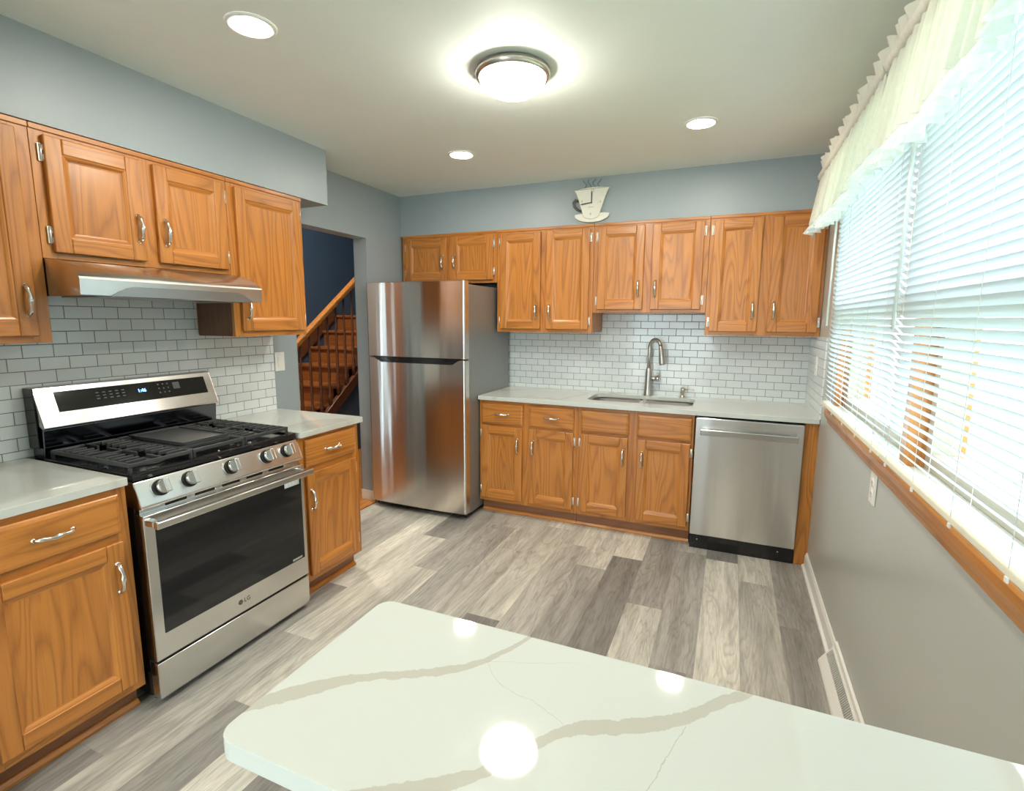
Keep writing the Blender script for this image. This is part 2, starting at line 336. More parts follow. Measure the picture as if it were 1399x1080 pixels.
# ------------------------------------------------------------ mesh helpers
class MB:
    def __init__(s): s.bm = bmesh.new(); s.mats = []
    def mi(s, m):
        if m not in s.mats: s.mats.append(m)
        return s.mats.index(m)
    def box(s, x0, x1, y0, y1, z0, z1, m):
        x0, x1 = sorted((x0, x1)); y0, y1 = sorted((y0, y1)); z0, z1 = sorted((z0, z1))
        v = [s.bm.verts.new(p) for p in ((x0,y0,z0),(x1,y0,z0),(x1,y1,z0),(x0,y1,z0),(x0,y0,z1),(x1,y0,z1),(x1,y1,z1),(x0,y1,z1))]
        i = s.mi(m)
        for f in ((0,3,2,1),(4,5,6,7),(0,1,5,4),(1,2,6,5),(2,3,7,6),(3,0,4,7)):
            s.bm.faces.new([v[k] for k in f]).material_index = i
        return s
    def face(s, pts, m, smooth=False):
        f = s.bm.faces.new([s.bm.verts.new(p) for p in pts]); f.material_index = s.mi(m); f.smooth = smooth; return s
    def prism(s, prof, axis, a0, a1, m, smooth=False):
        """prof: closed list of 2-D points in the two other axes (order x,y,z minus axis)"""
        def P(q, a):
            if axis == 'x': return (a, q[0], q[1])
            if axis == 'y': return (q[0], a, q[1])
            return (q[0], q[1], a)
        A = [s.bm.verts.new(P(q, a0)) for q in prof]; B = [s.bm.verts.new(P(q, a1)) for q in prof]
        i = s.mi(m); n = len(prof)
        for k in range(n):
            f = s.bm.faces.new((A[k], A[(k+1) % n], B[(k+1) % n], B[k])); f.material_index = i; f.smooth = smooth
        for ring in (A, B[::-1]):
            f = s.bm.faces.new(ring); f.material_index = i
        return s
    def tube(s, pts, rad, m, seg=10, caps=True, flat=(1, 1)):
        pts = [Vector(p) for p in pts]; n = len(pts)
        if not hasattr(rad, '__len__'): rad = [rad]*n
        i = s.mi(m); rings = []
        t0 = (pts[1]-pts[0]).normalized()
        ref = Vector((0, 0, 1)) if abs(t0.z) < 0.9 else Vector((1, 0, 0))
        nrm = t0.cross(ref).normalized()
        for k in range(n):
            t = (pts[min(k+1, n-1)] - pts[max(k-1, 0)]).normalized()
            nrm = (nrm - t*nrm.dot(t)).normalized(); bn = t.cross(nrm)
            rings.append([s.bm.verts.new(pts[k] + (nrm*math.cos(a)*flat[0] + bn*math.sin(a)*flat[1])*rad[k]) for a in [2*PI*j/seg for j in range(seg)]])
        for k in range(n-1):
            for j in range(seg):
                f = s.bm.faces.new((rings[k][j], rings[k][(j+1) % seg], rings[k+1][(j+1) % seg], rings[k+1][j])); f.material_index = i; f.smooth = True
        if caps:
            for r in (rings[0][::-1], rings[-1]):
                f = s.bm.faces.new(r); f.material_index = i
        return s
    def lathe(s, prof, c, m, seg=32, axis='z', smooth=True):
        """prof list of (r, h); c centre"""
        i = s.mi(m); rings = []
        def P(r, h, a):
            u, v = r*math.cos(a), r*math.sin(a)
            if axis == 'z': return (c[0]+u, c[1]+v, c[2]+h)
            if axis == 'x': return (c[0]+h, c[1]+u, c[2]+v)
            return (c[0]+u, c[1]+h, c[2]+v)
        for r, h in prof:
            if r < 1e-6: rings.append([s.bm.verts.new(P(0, h, 0))])
            else: rings.append([s.bm.verts.new(P(r, h, 2*PI*j/seg)) for j in range(seg)])
        for a, b in zip(rings[:-1], rings[1:]):
            for j in range(seg):
                j2 = (j+1) % seg
                if len(a) == 1 and len(b) == 1: continue
                if len(a) == 1: q = (a[0], b[j], b[j2])
                elif len(b) == 1: q = (a[j], a[j2], b[0])
                else: q = (a[j], a[j2], b[j2], b[j])
                f = s.bm.faces.new(q); f.material_index = i; f.smooth = smooth
        return s
    def plate(s, outer, holes, z0, z1, m):
        """horizontal slab with holes"""
        i = s.mi(m)
        es = []; loops = []
        for lp in [outer]+holes:
            vs = [s.bm.verts.new((p[0], p[1], z1)) for p in lp]; loops.append(vs)
            for k in range(len(vs)): es.append(s.bm.edges.new((vs[k], vs[(k+1) % len(vs)])))
        r = bmesh.ops.triangle_fill(s.bm, use_beauty=True, use_dissolve=False, edges=es)
        top = [g for g in r['geom'] if isinstance(g, bmesh.types.BMFace)]
        vm = {}
        for vs in loops:
            for v in vs: vm[v] = s.bm.verts.new((v.co.x, v.co.y, z0))
        for f in top:
            f.material_index = i
            g = s.bm.faces.new([vm[v] for v in reversed(f.verts)]); g.material_index = i
        for vs in loops:
            for k in range(len(vs)):
                a, b_ = vs[k], vs[(k+1) % len(vs)]
                s.bm.faces.new((a, b_, vm[b_], vm[a])).material_index = i
        return s
    def build(s, name, parent=None, loc=(0, 0, 0), bevel=0, seg=2, ang=40, rot=None):
        bmesh.ops.recalc_face_normals(s.bm, faces=s.bm.faces[:])
        me = bpy.data.meshes.new(name); s.bm.to_mesh(me); s.bm.free()
        for m in s.mats: me.materials.append(m)
        o = bpy.data.objects.new(name, me); COL.objects.link(o); o.location = loc
        if rot: o.rotation_euler = rot
        if parent: o.parent = parent
        if bevel:
            b = o.modifiers.new('bevel', 'BEVEL'); b.width = bevel; b.segments = seg; b.limit_method = 'ANGLE'; b.angle_limit = math.radians(ang)
        return o
def rrect(x0, x1, y0, y1, r, n=6):
    out = []
    for cx, cy, a0 in ((x1-r, y0+r, -PI/2), (x1-r, y1-r, 0), (x0+r, y1-r, PI/2), (x0+r, y0+r, PI)):
        for k in range(n+1):
            a = a0 + PI/2*k/n; out.append((cx+r*math.cos(a), cy+r*math.sin(a)))
    return out
def tag(o, label=None, cat=None, group=None, kind=None):
    if label: o['label'] = label
    if cat: o['category'] = cat
    if group: o['group'] = group
    if kind: o['kind'] = kind
    return o
def struct(o): o['kind'] = 'structure'; return o
def thing(name, label, cat, loc=(0, 0, 0), rz=0, group=None):
    o = bpy.data.objects.new(name, None); COL.objects.link(o); o.location = loc; o.rotation_euler = (0, 0, rz)
    o.empty_display_size = 0.1
    return tag(o, label, cat, group)
def text_mesh(name, s, size, m, parent, loc, rot, extrude=0.0004):
    cu = bpy.data.curves.new(name, 'FONT'); cu.body = s; cu.size = size; cu.extrude = extrude; cu.align_x = 'CENTER'; cu.align_y = 'CENTER'
    t = bpy.data.objects.new(name+'_tmp', cu); COL.objects.link(t)
    dg = bpy.context.evaluated_depsgraph_get(); me = bpy.data.meshes.new_from_object(t.evaluated_get(dg))
    bpy.data.objects.remove(t); me.materials.clear(); me.materials.append(m)
    o = bpy.data.objects.new(name, me); COL.objects.link(o); o.location = loc; o.rotation_euler = rot
    if parent: o.parent = parent
    return o

# ------------------------------------------------------------ room shell
T = 0.12
struct(MB().box(XL-T, 0.0, YBACK, 0, -0.06, 0, M_FLOOR).build('floor'))
struct(MB().box(XL, 0.0, YBACK, 0, H, H+0.06, M_CEIL).build('ceiling'))
struct(MB().box(XL-T, 0.15, 0, T, 0, H+.06, M_WALL).build('wall_back'))
struct(MB().box(XL, 0, -0.315, -0.0, ZT, H, M_WALL).build('wall_back_soffit'))
DY0, DY1, DZ = -1.50, -0.766, 2.083      # doorway in the left wall
w = MB(); w.box(XL-T, XL, DY1, 0, 0, H, M_WALL); w.box(XL-T, XL, DY0, DY1, DZ, H, M_WALL); w.box(XL-T, XL, YBACK, DY0, 0, H, M_WALL)
struct(w.build('wall_left'))
struct(MB().box(XL, -2.818, -3.41, -1.484, ZT, H, M_WALL).build('wall_left_soffit'))
struct(MB().box(XL, -2.44, -3.53, -3.412, 0, H, M_WALL).build('wall_left_return'))
w = MB(); RW = 0.15
w.box(0, RW, YBACK, 0, 0, WZ0-.02, M_WALLR); w.box(0, RW, YBACK, 0, WZ1, H+.06, M_WALLR); w.box(0, RW, WY0, 0, WZ0-.02, WZ1, M_WALLR); w.box(0, RW, YBACK, WY1, WZ0-.02, WZ1, M_WALLR)
struct(w.build('wall_right'))
# wall behind the camera; unseen patio door added to let in fill daylight
PX0, PX1, PZ = -2.45, -0.75, 2.08
w = MB(); w.box(XL, PX0, YBACK-T, YBACK, 0, H, M_WALL); w.box(PX1, 0, YBACK-T, YBACK, 0, H, M_WALL); w.box(PX0, PX1, YBACK-T, YBACK, PZ, H, M_WALL)
struct(w.build('wall_front'))
dr = MB()
for a, b in ((PX0, PX0+.06), (PX1-.06, PX1), (-1.63, -1.57)): dr.box(a, b, YBACK-.09, YBACK-.03, 0, PZ, M_TRIMW)
dr.box(PX0+.06, PX1-.06, YBACK-.09, YBACK-.03, PZ-.06, PZ, M_TRIMW); dr.box(PX0+.06, PX1-.06, YBACK-.09, YBACK-.03, 0, .08, M_TRIMW)
dr = struct(dr.build('door_added_patio'))
MB().box(PX0+.06, PX1-.06, YBACK-.065, YBACK-.058, .08, PZ-.06, M_GLASS).build('door_glass', dr)
# baseboards
def base_prof(sgn, x):  # profile in x,z against a wall at x, sgn = direction into the room
    return [(x, 0), (x+sgn*.028, 0), (x+sgn*.028, .012), (x+sgn*.016, .022), (x+sgn*.013, .075), (x+sgn*.006, .092), (x, .092)]
struct(MB().prism(base_prof(-1, -.001), 'y', -0.64, -1.612, M_TRIMW).build('baseboard_right', bevel=.001))
struct(MB().prism(base_prof(-1, -.001), 'y', -2.115, YBACK+.01, M_TRIMW).build('baseboard_right_near', bevel=.001))
w = MB(); w.prism(base_prof(1, XL+.001), 'y', DY1+.0, -0.02, M_TRIMW)
w.box(XL-T, XL+.014, DY1-.014, DY1-.001, 0, .09, M_TRIMW)
struct(w.build('baseboard_left', bevel=.001))
struct(MB().box(XL-T-.001, XL+.03, DY0+.002, DY1-.016, 0.0005, .012, OAK_Y).build('trim_1', bevel=.004))

# ------------------------------------------------------------ hall and staircase
HX = -5.25
struct(MB().box(HX, XL-T, -2.2, 2.6, -.06, 0.0, OAK_Y).build('floor_hall'))
struct(MB().box(HX-.1, HX, -2.2, 2.6, 0, 3.4, M_NAVY).build('wall_hall_left'))
struct(MB().box(HX, XL-T, 2.6, 2.7, 0, 3.4, M_NAVY).build('wall_hall_back'))
M_HALLF = paint('light_entry_paint', (0.60, 0.55, 0.50), 0.5)
struct(MB().box(HX, -4.17, -2.3, -2.2, 0, 3.4, M_HALLF).box(-4.05, XL-T, -2.3, -2.2, 0, 3.4, M_HALLF).box(-4.17, -4.05, -2.3, -2.2, 0, .08, M_HALLF).box(-4.17, -4.05, -2.3, -2.2, 2.1, 3.4, M_HALLF).build('wall_hall_front'))
sl_ = struct(MB().box(-4.169, -4.150, -2.28, -2.22, .081, 2.099, M_TRIMW).box(-4.070, -4.051, -2.28, -2.22, .081, 2.099, M_TRIMW).build('window_3'))  # sidelight added out of view for bright streaks in the refrigerator
MB().box(-4.150, -4.070, -2.255, -2.249, .081, 2.099, M_GLASS).build('pane', sl_)
struct(MB().box(-3.95, -3.30, -2.199, -2.16, .002, 2.05, OAK_V).build('door_2', bevel=.004))
struct(MB().box(HX-.1, XL-T, -2.3, 2.7, 3.4, 3.46, M_CEIL).build('ceiling_hall'))
struct(MB().box(XL-T-.004, XL-T, DY1, 2.6, 0, 3.4, M_NAVY).box(XL-T-.004, XL-T, -2.2, DY0, 0, 3.4, M_NAVY).box(XL-T-.004, XL-T, DY0, DY1, DZ, 3.4, M_NAVY).build('wall_hall_right'))
SX0, SX1 = -5.22, -4.42
RISE, RUN, Y5 = .19, .255, .50
ny = lambda k: Y5 + RUN*(k-5)      # nosing position of step k
stairs = thing('staircase', 'open oak staircase with slanting handrail seen through the doorway', 'staircase', (SX1, ny(1), 0))
def sp(x, y, z): return (x-SX1, y-ny(1), z)
for k in range(1, 9):
    z = RISE*k; y1 = ny(k+1)+.02 if k < 8 else 2.59
    t = MB(); a = sp(SX0, ny(k)-.02, z-.03); b = sp(SX1+.03, y1, z)
    t.box(a[0], b[0], a[1], b[1], a[2], b[2], OAK_STAIR)
    t.build('tread', stairs, bevel=.006)
    r = MB(); a = sp(SX0, ny(k)+.005, z-RISE); b = sp(SX1, ny(k)+.02, z-.031)
    r.box(a[0], b[0], a[1], b[1], a[2], b[2], OAK_STAIR); r.build('riser', stairs)
sl = .745
zc = lambda y: .724 + sl*(y-.344)          # curb top line
zr = lambda y: 1.545 + sl*(y-.144)         # handrail line
q = MB(); x0, x1 = .035, .085
ya, yb = -.40, 1.45
q.prism([(ya-ny(1), zc(ya)-.13), (yb-ny(1), zc(yb)-.13), (yb-ny(1), zc(yb)), (ya-ny(1), zc(ya))], 'x', x0, x1, OAK_BAL)
q.build('stringer', stairs, bevel=.004)
q = MB(); q.prism([(ya-.2-ny(1), zr(ya-.2)-.035), (yb-ny(1), zr(yb)-.035), (yb-ny(1), zr(yb)+.035), (ya-.2-ny(1), zr(ya-.2)+.035)], 'x', .025, .095, OAK_Y)
q.build('handrail', stairs, bevel=.014, seg=3)
y = ya+.03
bal0 = None
while y < yb-.03:
    zb_, zt_ = zc(y), zr(y)-.03
    b = MB(); hh = zt_-zb_
    prof = [(0, 0), (.021, 0), (.021, .10), (.014, .125), (.019, .16), (.012, .20), (.015, .33), (.012, hh*.75), (.010, hh), (0, hh)]
    b.lathe(prof, (0, 0, 0), OAK_BAL, 10)
    b.build('baluster', stairs, (.06, y-ny(1), zb_))
    y += .128
q = MB(); q.prism([(-.38-ny(1), .002), (2.59-ny(1), .002), (2.59-ny(1), 1.40), (1.30-ny(1), 1.40-.01), (-.38-ny(1), zc(-.38)-.132)], 'x', .045, .07, M_NAVY)
q.build('side_wall', stairs)
q = MB(); q.prism([(ny(1)-ny(1)-.1, .02), (ny(8)-ny(1), RISE*8-.02), (ny(8)-ny(1), RISE*8+.13), (ny(1)-ny(1)-.25, .14), (ny(1)-ny(1)-.25, .002)], 'x', SX0-SX1-.025, SX0-SX1-.001, OAK_BAL)
q.build('skirt_board', stairs)
struct(MB().box(SX0, SX1+.02, 2.585, 2.599, 1.522, 1.63, M_TRIMW).build('baseboard_hall'))

# ------------------------------------------------------------ backsplash tiles
tag(MB().box(-2.26, -.001, -.010, -.0005, .9145, 1.385, M_TILEX).box(-1.45, -.68, -.010, -.0005, 1.385, 1.532, M_TILEX).build('tile_backsplash'),
    'white subway tile backsplash behind the sink, across the far wall', 'backsplash')
tag(MB().box(-.0095, -.0005, -.655, -.0105, .9145, 1.385, M_TILEY).build('tile_backsplash'),
    'short white tile return on the window wall at the counter end', 'backsplash')
tag(MB().box(XL+.0005, XL+.0095, -3.41, -1.700, .9145, 1.384, M_TILEY).box(XL+.0005, XL+.0095, -2.945, -2.178, 1.384, 1.688, M_TILEY).build('tile_backsplash'),
    'white subway tile backsplash behind the gas range', 'backsplash')

# ------------------------------------------------------------ cabinet hardware
def pull_mesh(vertical, Lh=.105):
    mb = MB(); pts = []; rad = []
    n = 22
    for k in range(n+1):
        t = k/n; s_ = t*2-1
        a = s_*Lh/2
        d = -.022*(1-abs(s_)**3.2) - .004
        wob = .0012*math.sin(t*PI*4)
        pts.append((wob, d, a) if vertical else (a, d, wob))
        rad.append(.0058 + .0036*math.exp(-((s_)/.24)**2) + .0024*math.exp(-((abs(s_)-.78)/.14)**2))
    mb.tube(pts, rad, M_CHROME, 10)
    for e in (-1, 1):
        c = (0, -.0005, e*Lh/2) if vertical else (e*Lh/2, -.0005, 0)
        mb.lathe([(0, -.005), (.006, -.005), (.008, 0)], c, M_CHROME, 12, 'y')
    return mb
PV = pull_mesh(True).build('handle'); PH = pull_mesh(False).build('handle')
me_pv, me_ph = PV.data, PH.data; bpy.data.objects.remove(PV); bpy.data.objects.remove(PH)
hg = MB(); hg.box(-.0075, .0075, -.003, 0, -.030, .030, M_HINGE); hg.tube([(0, -.004, -.028), (0, -.004, .028)], .0045, M_HINGE, 8)
hg.box(.004, .011, -.008, 0, -.026, -.008, M_HINGE); hg.box(.004, .011, -.008, 0, .008, .026, M_HINGE)
HG = hg.build('hinge', bevel=.001); me_hg = HG.data; bpy.data.objects.remove(HG)
def inst(me, name, parent, loc, sx=1):
    o = bpy.data.objects.new(name, me); COL.objects.link(o); o.parent = parent; o.location = loc; o.scale = (sx, 1, 1); return o

def door(parent, x0, x1, z0, z1, yf, handle=None, hinge=None, st=.056):
    """raised frame door; yf = back plane (face-frame front). local origin bottom-left-back"""
    w_, h = x1-x0, z1-z0; t = .019
    mb = MB()
    mb.box(0, st, -t, 0, 0, h, OAK_V); mb.box(w_-st, w_, -t, 0, 0, h, OAK_V)
    mb.box(st, w_-st, -t, 0, 0, st, OAK_H); mb.box(st, w_-st, -t, 0, h-st, h, OAK_H)
    d = mb.build('door', parent, (x0, yf, z0), bevel=.0045, seg=3)
    p = MB()
    def ring(i, y): return [(st+i, y, st+i), (w_-st-i, y, st+i), (w_-st-i, y, h-st-i), (st+i, y, h-st-i)]
    R = [ring(-.001, -t+.0035), ring(.004, -t+.0045), ring(.010, -t+.0075), ring(.014, -t+.0105), ring(.020, -t+.0115)]
    for a, b in zip(R[:-1], R[1:]):
        for k in range(4):
            p.face([a[k], a[(k+1) % 4], b[(k+1) % 4], b[k]], OAK_H if k in (0, 2) else OAK_V)
    p.face(R[-1], OAK_V)
    bk = [(x, -.002, z) for x, _, z in ring(-.001, 0)]
    p.face(bk[::-1], OAK_V)
    p.build('panel', d)
    if handle:
        hx, hz = handle
        inst(me_pv, 'handle', d, (hx-x0, -t, hz-z0))
    if hinge:
        hx = -.006 if hinge == 'l' else w_+.006
        for hz in (.062, h-.062): inst(me_hg, 'hinge', d, (hx, -.004, hz), 1 if hinge == 'l' else -1)
    return d
def drawer(parent, x0, x1, z0, z1, yf, pull=True):
    w_, h = x1-x0, z1-z0; t = .019; c = .010
    mb = MB()
    o = [(0, 0, 0), (w_, 0, 0), (w_, 0, h), (0, 0, h)]
    a = [(0, -t+.006, 0), (w_, -t+.006, 0), (w_, -t+.006, h), (0, -t+.006, h)]
    b = [(.004, -t+.003, .004), (w_-.004, -t+.003, .004), (w_-.004, -t+.003, h-.004), (.004, -t+.003, h-.004)]
    e = [(c+.004, -t, c+.004), (w_-c-.004, -t, c+.004), (w_-c-.004, -t, h-c-.004), (c+.004, -t, h-c-.004)]
    for p, q in ((o, a), (a, b), (b, e)):
        for k in range(4): mb.face([p[k], p[(k+1) % 4], q[(k+1) % 4], q[k]], OAK_H)
    mb.face(e, OAK_H); mb.face(o[::-1], OAK_H)
    bmesh.ops.remove_doubles(mb.bm, verts=mb.bm.verts[:], dist=1e-5)
    d = mb.build('drawer' if pull else 'false_drawer_front', parent, (x0, yf, z0), bevel=.001)
    if pull: inst(me_ph, 'handle', d, (w_/2, -t, h/2))
    return d
def face_frame(parent, W_, z0, z1, yf, openings, t=.019):
    """openings: list of (x0,x1,z0,z1) holes; frame front plane at yf"""
    mb = MB(); xs = sorted({0, W_} | {v for o in openings for v in o[:2]}); zs = sorted({z0, z1} | {v for o in openings for v in o[2:]})
    # columns: stile where no opening covers that x-range, else rails
    for a, b in zip(xs[:-1], xs[1:]):
        cov = sorted([(o[2], o[3]) for o in openings if o[0] <= a+1e-6 and o[1] >= b-1e-6])
        if not cov: mb.box(a, b, yf, yf+t, z0, z1, OAK_V); continue
        z = z0
        for c0, c1 in cov:
            if c0 > z+1e-6: mb.box(a, b, yf, yf+t, z, c0, OAK_H)
            z = c1
        if z < z1-1e-6: mb.box(a, b, yf, yf+t, z, z1, OAK_H)
    return mb.build('face_frame', parent, bevel=.0008)
def wall_cab(loc, rz, W_, z0, z1, D, doors, label, group, sides=OAK_V):
    """loc: back-left corner on the wall; front = local -y; D = depth to the face-frame front"""
    c = thing('wall_cabinet', label, 'cabinet', (loc[0], loc[1], z0), rz, group)
    h = z1-z0
    MB().box(0.0008, W_-.0008, -D+.0192, -.001, .012, h, OAK_V).build('carcass', c)
    ops = [(d['x0']+.012, d['x1']-.012, d['z0']-z0+.012, d['z1']-z0-.012) for d in doors]
    face_frame(c, W_, 0, h, -D, ops)
    # dark interior behind the doors is closed by the carcass front
    for d in doors:
        hd = d.get('h'); hd = (hd[0], hd[1]-z0) if hd else None
        door(c, d['x0'], d['x1'], d['z0']-z0, d['z1']-z0, -D-.0005, hd, d.get('hinge'))
    tm = MB(); tm.box(0, W_, -D-.006, -D-.0003, h-.020, h-.001, OAK_H)
    tm.build('top_moulding', c, bevel=.002)
    return c
G = 'oak wall cabinets'
D = .325
def backcab(x0, x1, z0, doors, label):
    return wall_cab((x0, -.0005), 0, x1-x0-.001, z0, ZT-.001, D, [dict(x0=d[0]-x0, x1=d[1]-x0, z0=d[2], z1=d[3], h=(d[4]-x0, d[5]), hinge=d[6]) for d in doors], label, G)
backcab(-3.085, -2.214, 1.762, [(-3.045, -2.655, 1.785, 2.120, -2.69, 1.93, 'l'), (-2.612, -2.245, 1.785, 2.120, -2.58, 1.93, 'r')], 'short oak wall cabinet with two small doors above the refrigerator')
backcab(-2.213, -1.4515, 1.383, [(-2.184, -1.853, 1.408, 2.125, -1.885, 1.535, 'l'), (-1.808, -1.480, 1.408, 2.125, -1.776, 1.535, 'r')], 'tall oak wall cabinet between the refrigerator and the sink cabinet')
backcab(-1.4505, -.678, 1.530, [(-1.418, -1.096, 1.553, 2.125, -1.128, 1.695, 'l'), (-1.043, -.712, 1.553, 2.125, -1.011, 1.695, 'r')], 'shorter oak wall cabinet directly above the sink')
backcab(-.677, -.002, 1.383, [(-.652, -.363, 1.408, 2.125, -.395, 1.545, 'l'), (-.303, -.022, 1.408, 2.125, -.272, 1.545, 'r')], 'tall oak wall cabinet beside the window, bold cathedral grain')
# left run: local x = world y, front faces +x ; root rotated +90 degrees
def leftcab(y0, y1, z0, doors, label):
    return wall_cab((XL+.0005, y0), PI/2, y1-y0-.001, z0, ZT-.001, .2795, [dict(x0=d[0]-y0, x1=d[1]-y0, z0=d[2], z1=d[3], h=(d[4]-y0, d[5]), hinge=d[6]) for d in doors], label, G)
leftcab(-3.408, -2.948, 1.383, [(-3.38, -2.992, 1.408, 2.122, -3.020, 1.535, None)], 'tall oak wall cabinet at the left edge, left of the range hood')
leftcab(-2.947, -2.176, 1.690, [(-2.914, -2.586, 1.712, 2.122, -2.612, 1.842, 'l'), (-2.531, -2.196, 1.712, 2.122, -2.500, 1.842, 'r')], 'oak wall cabinet mounted directly over the steel range hood')
endc = leftcab(-2.175, -1.692, 1.383, [(-2.137, -1.716, 1.410, 2.122, -2.108, 1.525, 'r')], 'single-door oak wall cabinet beside the doorway')

MB().box(-.0002, .0006, -.2595, -.012, .001, .305, OAK_IN).build('side_panel', endc)  # darker unfinished oak face on the range side of this cabinet
def base_cab(loc, rz, W_, D_, fronts, label, toe_l=0, toe_r=0):
    c = thing('base_cabinet', label, 'cabinet', (loc[0], loc[1], 0), rz, 'oak base cabinets')
    k = MB(); a, e_, f_, g_ = .0008, W_-.0008, -D_+.0192, -.012
    k.box(a, a+.012, f_, g_, .10, .8835, OAK_V); k.box(e_-.012, e_, f_, g_, .10, .8835, OAK_V); k.box(a+.012, e_-.012, f_, g_, .10, .115, OAK_V)
    k.box(a+.012, e_-.012, g_-.006, g_, .115, .8835, OAK_V); k.box(a+.012, e_-.012, f_, f_+.04, .868, .8835, OAK_V)
    k.build('carcass', c)
    ops = [(f[1]+.012, f[2]-.012, f[3]+.012, f[4]-.012) for f in fronts]
    face_frame(c, W_, .10, .8835, -D_, ops)
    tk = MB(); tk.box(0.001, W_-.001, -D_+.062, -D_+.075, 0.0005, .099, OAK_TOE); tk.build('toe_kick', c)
    tr = MB(); tr.prism([(-D_+.0615, .0005), (-D_+.046, .0005), (-D_+.046, .010), (-D_+.055, .022), (-D_+.0615, .024)], 'x', .001, W_-.001, OAK_H); tr.build('shoe_moulding', c)
    for f in fronts:
        if f[0] == 'door': door(c, f[1], f[2], f[3], f[4], -D_-.0005, f[5], f[6])
        else: drawer(c, f[1], f[2], f[3], f[4], -D_-.0005, f[0] == 'drawer')
    return c
x0 = -2.2245
base_cab((x0, -.0005), 0, 1.4693*-1-x0-.0005, .61, [('drawer', -2.203-x0, -1.870-x0, .708, .860), ('drawer', -1.818-x0, -1.485-x0, .708, .860),
    ('door', -2.205-x0, -1.875-x0, .130, .690, (-1.908-x0, .553), 'l'), ('door', -1.820-x0, -1.487-x0, .130, .690, (-1.788-x0, .553), 'r')], 'oak base cabinet with two pull drawers beside the refrigerator')
x0 = -1.4692
base_cab((x0, -.0005), 0, -.6892-x0, .61, [('false', -1.434-x0, -1.104-x0, .708, .858), ('false', -1.046-x0, -.704-x0, .708, .858),
    ('door', -1.436-x0, -1.106-x0, .130, .690, (-1.137-x0, .553), 'l'), ('door', -1.042-x0, -.706-x0, .130, .690, (-1.010-x0, .553), 'r')], 'oak sink base cabinet with plain false drawer fronts beside the dishwasher')
y0 = -3.408
base_cab((XL+.0005, y0), PI/2, -2.958-y0, .635, [('drawer', -3.385-y0, -2.990-y0, .720, .862), ('door', -3.385-y0, -2.990-y0, .135, .690, (-3.018-y0, .562), None)], 'oak base cabinet with one drawer and door, left of the range')
y0 = -2.155
base_cab((XL+.0005, y0), PI/2, -1.706-y0, .635, [('drawer', -2.120-y0, -1.745-y0, .722, .865), ('door', -2.120-y0, -1.745-y0, .135, .690, (-2.098-y0, .548), 'r')], 'small oak base cabinet at the end of the range run beside the doorway')

# ------------------------------------------------------------ countertops
tag(MB().plate(rrect(-2.2262, -.0005, -.645, -.0108, .004, 2)[:], [rrect(-1.443, -.719, -.490, -.105, .075)], .885, .914, M_QUARTZ).build('countertop', bevel=.002),
    'long white quartz countertop holding the sink', 'countertop')
tag(MB().box(XL+.0102, XL+.655, -3.408, -2.957, .885, .914, M_QUARTZ).build('countertop', bevel=.002), 'white quartz countertop left of the gas range', 'countertop')
tag(MB().plate(rrect(XL+.0102, XL+.660, -2.156, -1.678, .012, 4), [], .885, .914, M_QUARTZ).build('countertop', bevel=.002), 'short white quartz countertop between the range and doorway', 'countertop')
pen = thing('peninsula', 'white quartz peninsula with bold grey veins in the foreground', 'peninsula', (-.56, -3.44, 0))
o = MB().plate(rrect(-1.122, -.001, -3.634, -3.254, .028, 8), [], .885, .914, M_QUARTZP).build('countertop', bevel=.004, seg=3); o.parent = pen; o.location = (.56, 3.44, 0)
o = MB().box(-1.0, -.03, -3.60, -3.33, 0.0005, .8845, M_TAUPE).build('base_panel'); o.parent = pen; o.location = (.56, 3.44, 0)

# ------------------------------------------------------------ sink and faucet
sk = thing('kitchen_sink', 'double-bowl stainless undermount sink set in the far counter', 'sink', (-1.087, -.30, .914))
def bowl(x0, x1, y0, y1):
    mb = MB(); zt, zb = .8840-.914, .70-.914
    A = rrect(x0, x1, y0, y1, .07, 6); B = rrect(x0+.012, x1-.012, y0+.012, y1-.012, .06, 6); C_ = rrect(x0+.05, x1-.05, y0+.05, y1-.05, .03, 6)
    i = mb.mi(ST_SINK); vs = []
    for ring, z in ((A, zt), (B, zb+.03), (C_, zb)): vs.append([mb.bm.verts.new((p[0]+1.087, p[1]+.30, z)) for p in ring])
    n = len(A)
    for a, b in zip(vs[:-1], vs[1:]):
        for k in range(n): f = mb.bm.faces.new((a[k], a[(k+1) % n], b[(k+1) % n], b[k])); f.material_index = i; f.smooth = True
    f = mb.bm.faces.new(vs[-1]); f.material_index = i
    b = mb.build('bowl', sk)
    sdf = b.modifiers.new('thick', 'SOLIDIFY'); sdf.thickness = .0015; sdf.offset = 1
    dr = MB(); cx, cy = (x0+x1)/2+1.087, (y0+y1)/2+.30
    dr.lathe([(0, .001), (.02, .001), (.036, .004), (.042, .002), (.042, 0)], (cx, cy, zb), M_NICKEL, 20); dr.build('drain', b)
bowl(-1.451, -1.100, -.498, -.097); bowl(-1.062, -.708, -.498, -.097)
mb = MB(); mb.box(-1.100+1.087+.0005, -1.062+1.087-.0005, -.498+.30, -.097+.30, .868-.914, .8835-.914, ST_SINK); mb.build('divider', sk, bevel=.006)
fc = thing('faucet', 'brushed nickel gooseneck pull-down faucet behind the sink', 'faucet', (-1.068, -.072, .914))
mb = MB(); mb.lathe([(0, 0), (.034, 0), (.034, .004), (.030, .012), (.026, .10), (.0245, .175), (.019, .20), (.014, .215), (0, .215)], (0, 0, 0), M_NICKEL, 28); mb.build('faucet_body', fc)
dx, dy = .86, -.51
pts = [(0, 0, .20), (0, 0, .30)]; 
R_ = .050
for k in range(0, 13):
    a = PI*k/12*0.93
    pts.append((dx*(R_-R_*math.cos(a)), dy*(R_-R_*math.cos(a)), .365+.058*math.sin(a)))
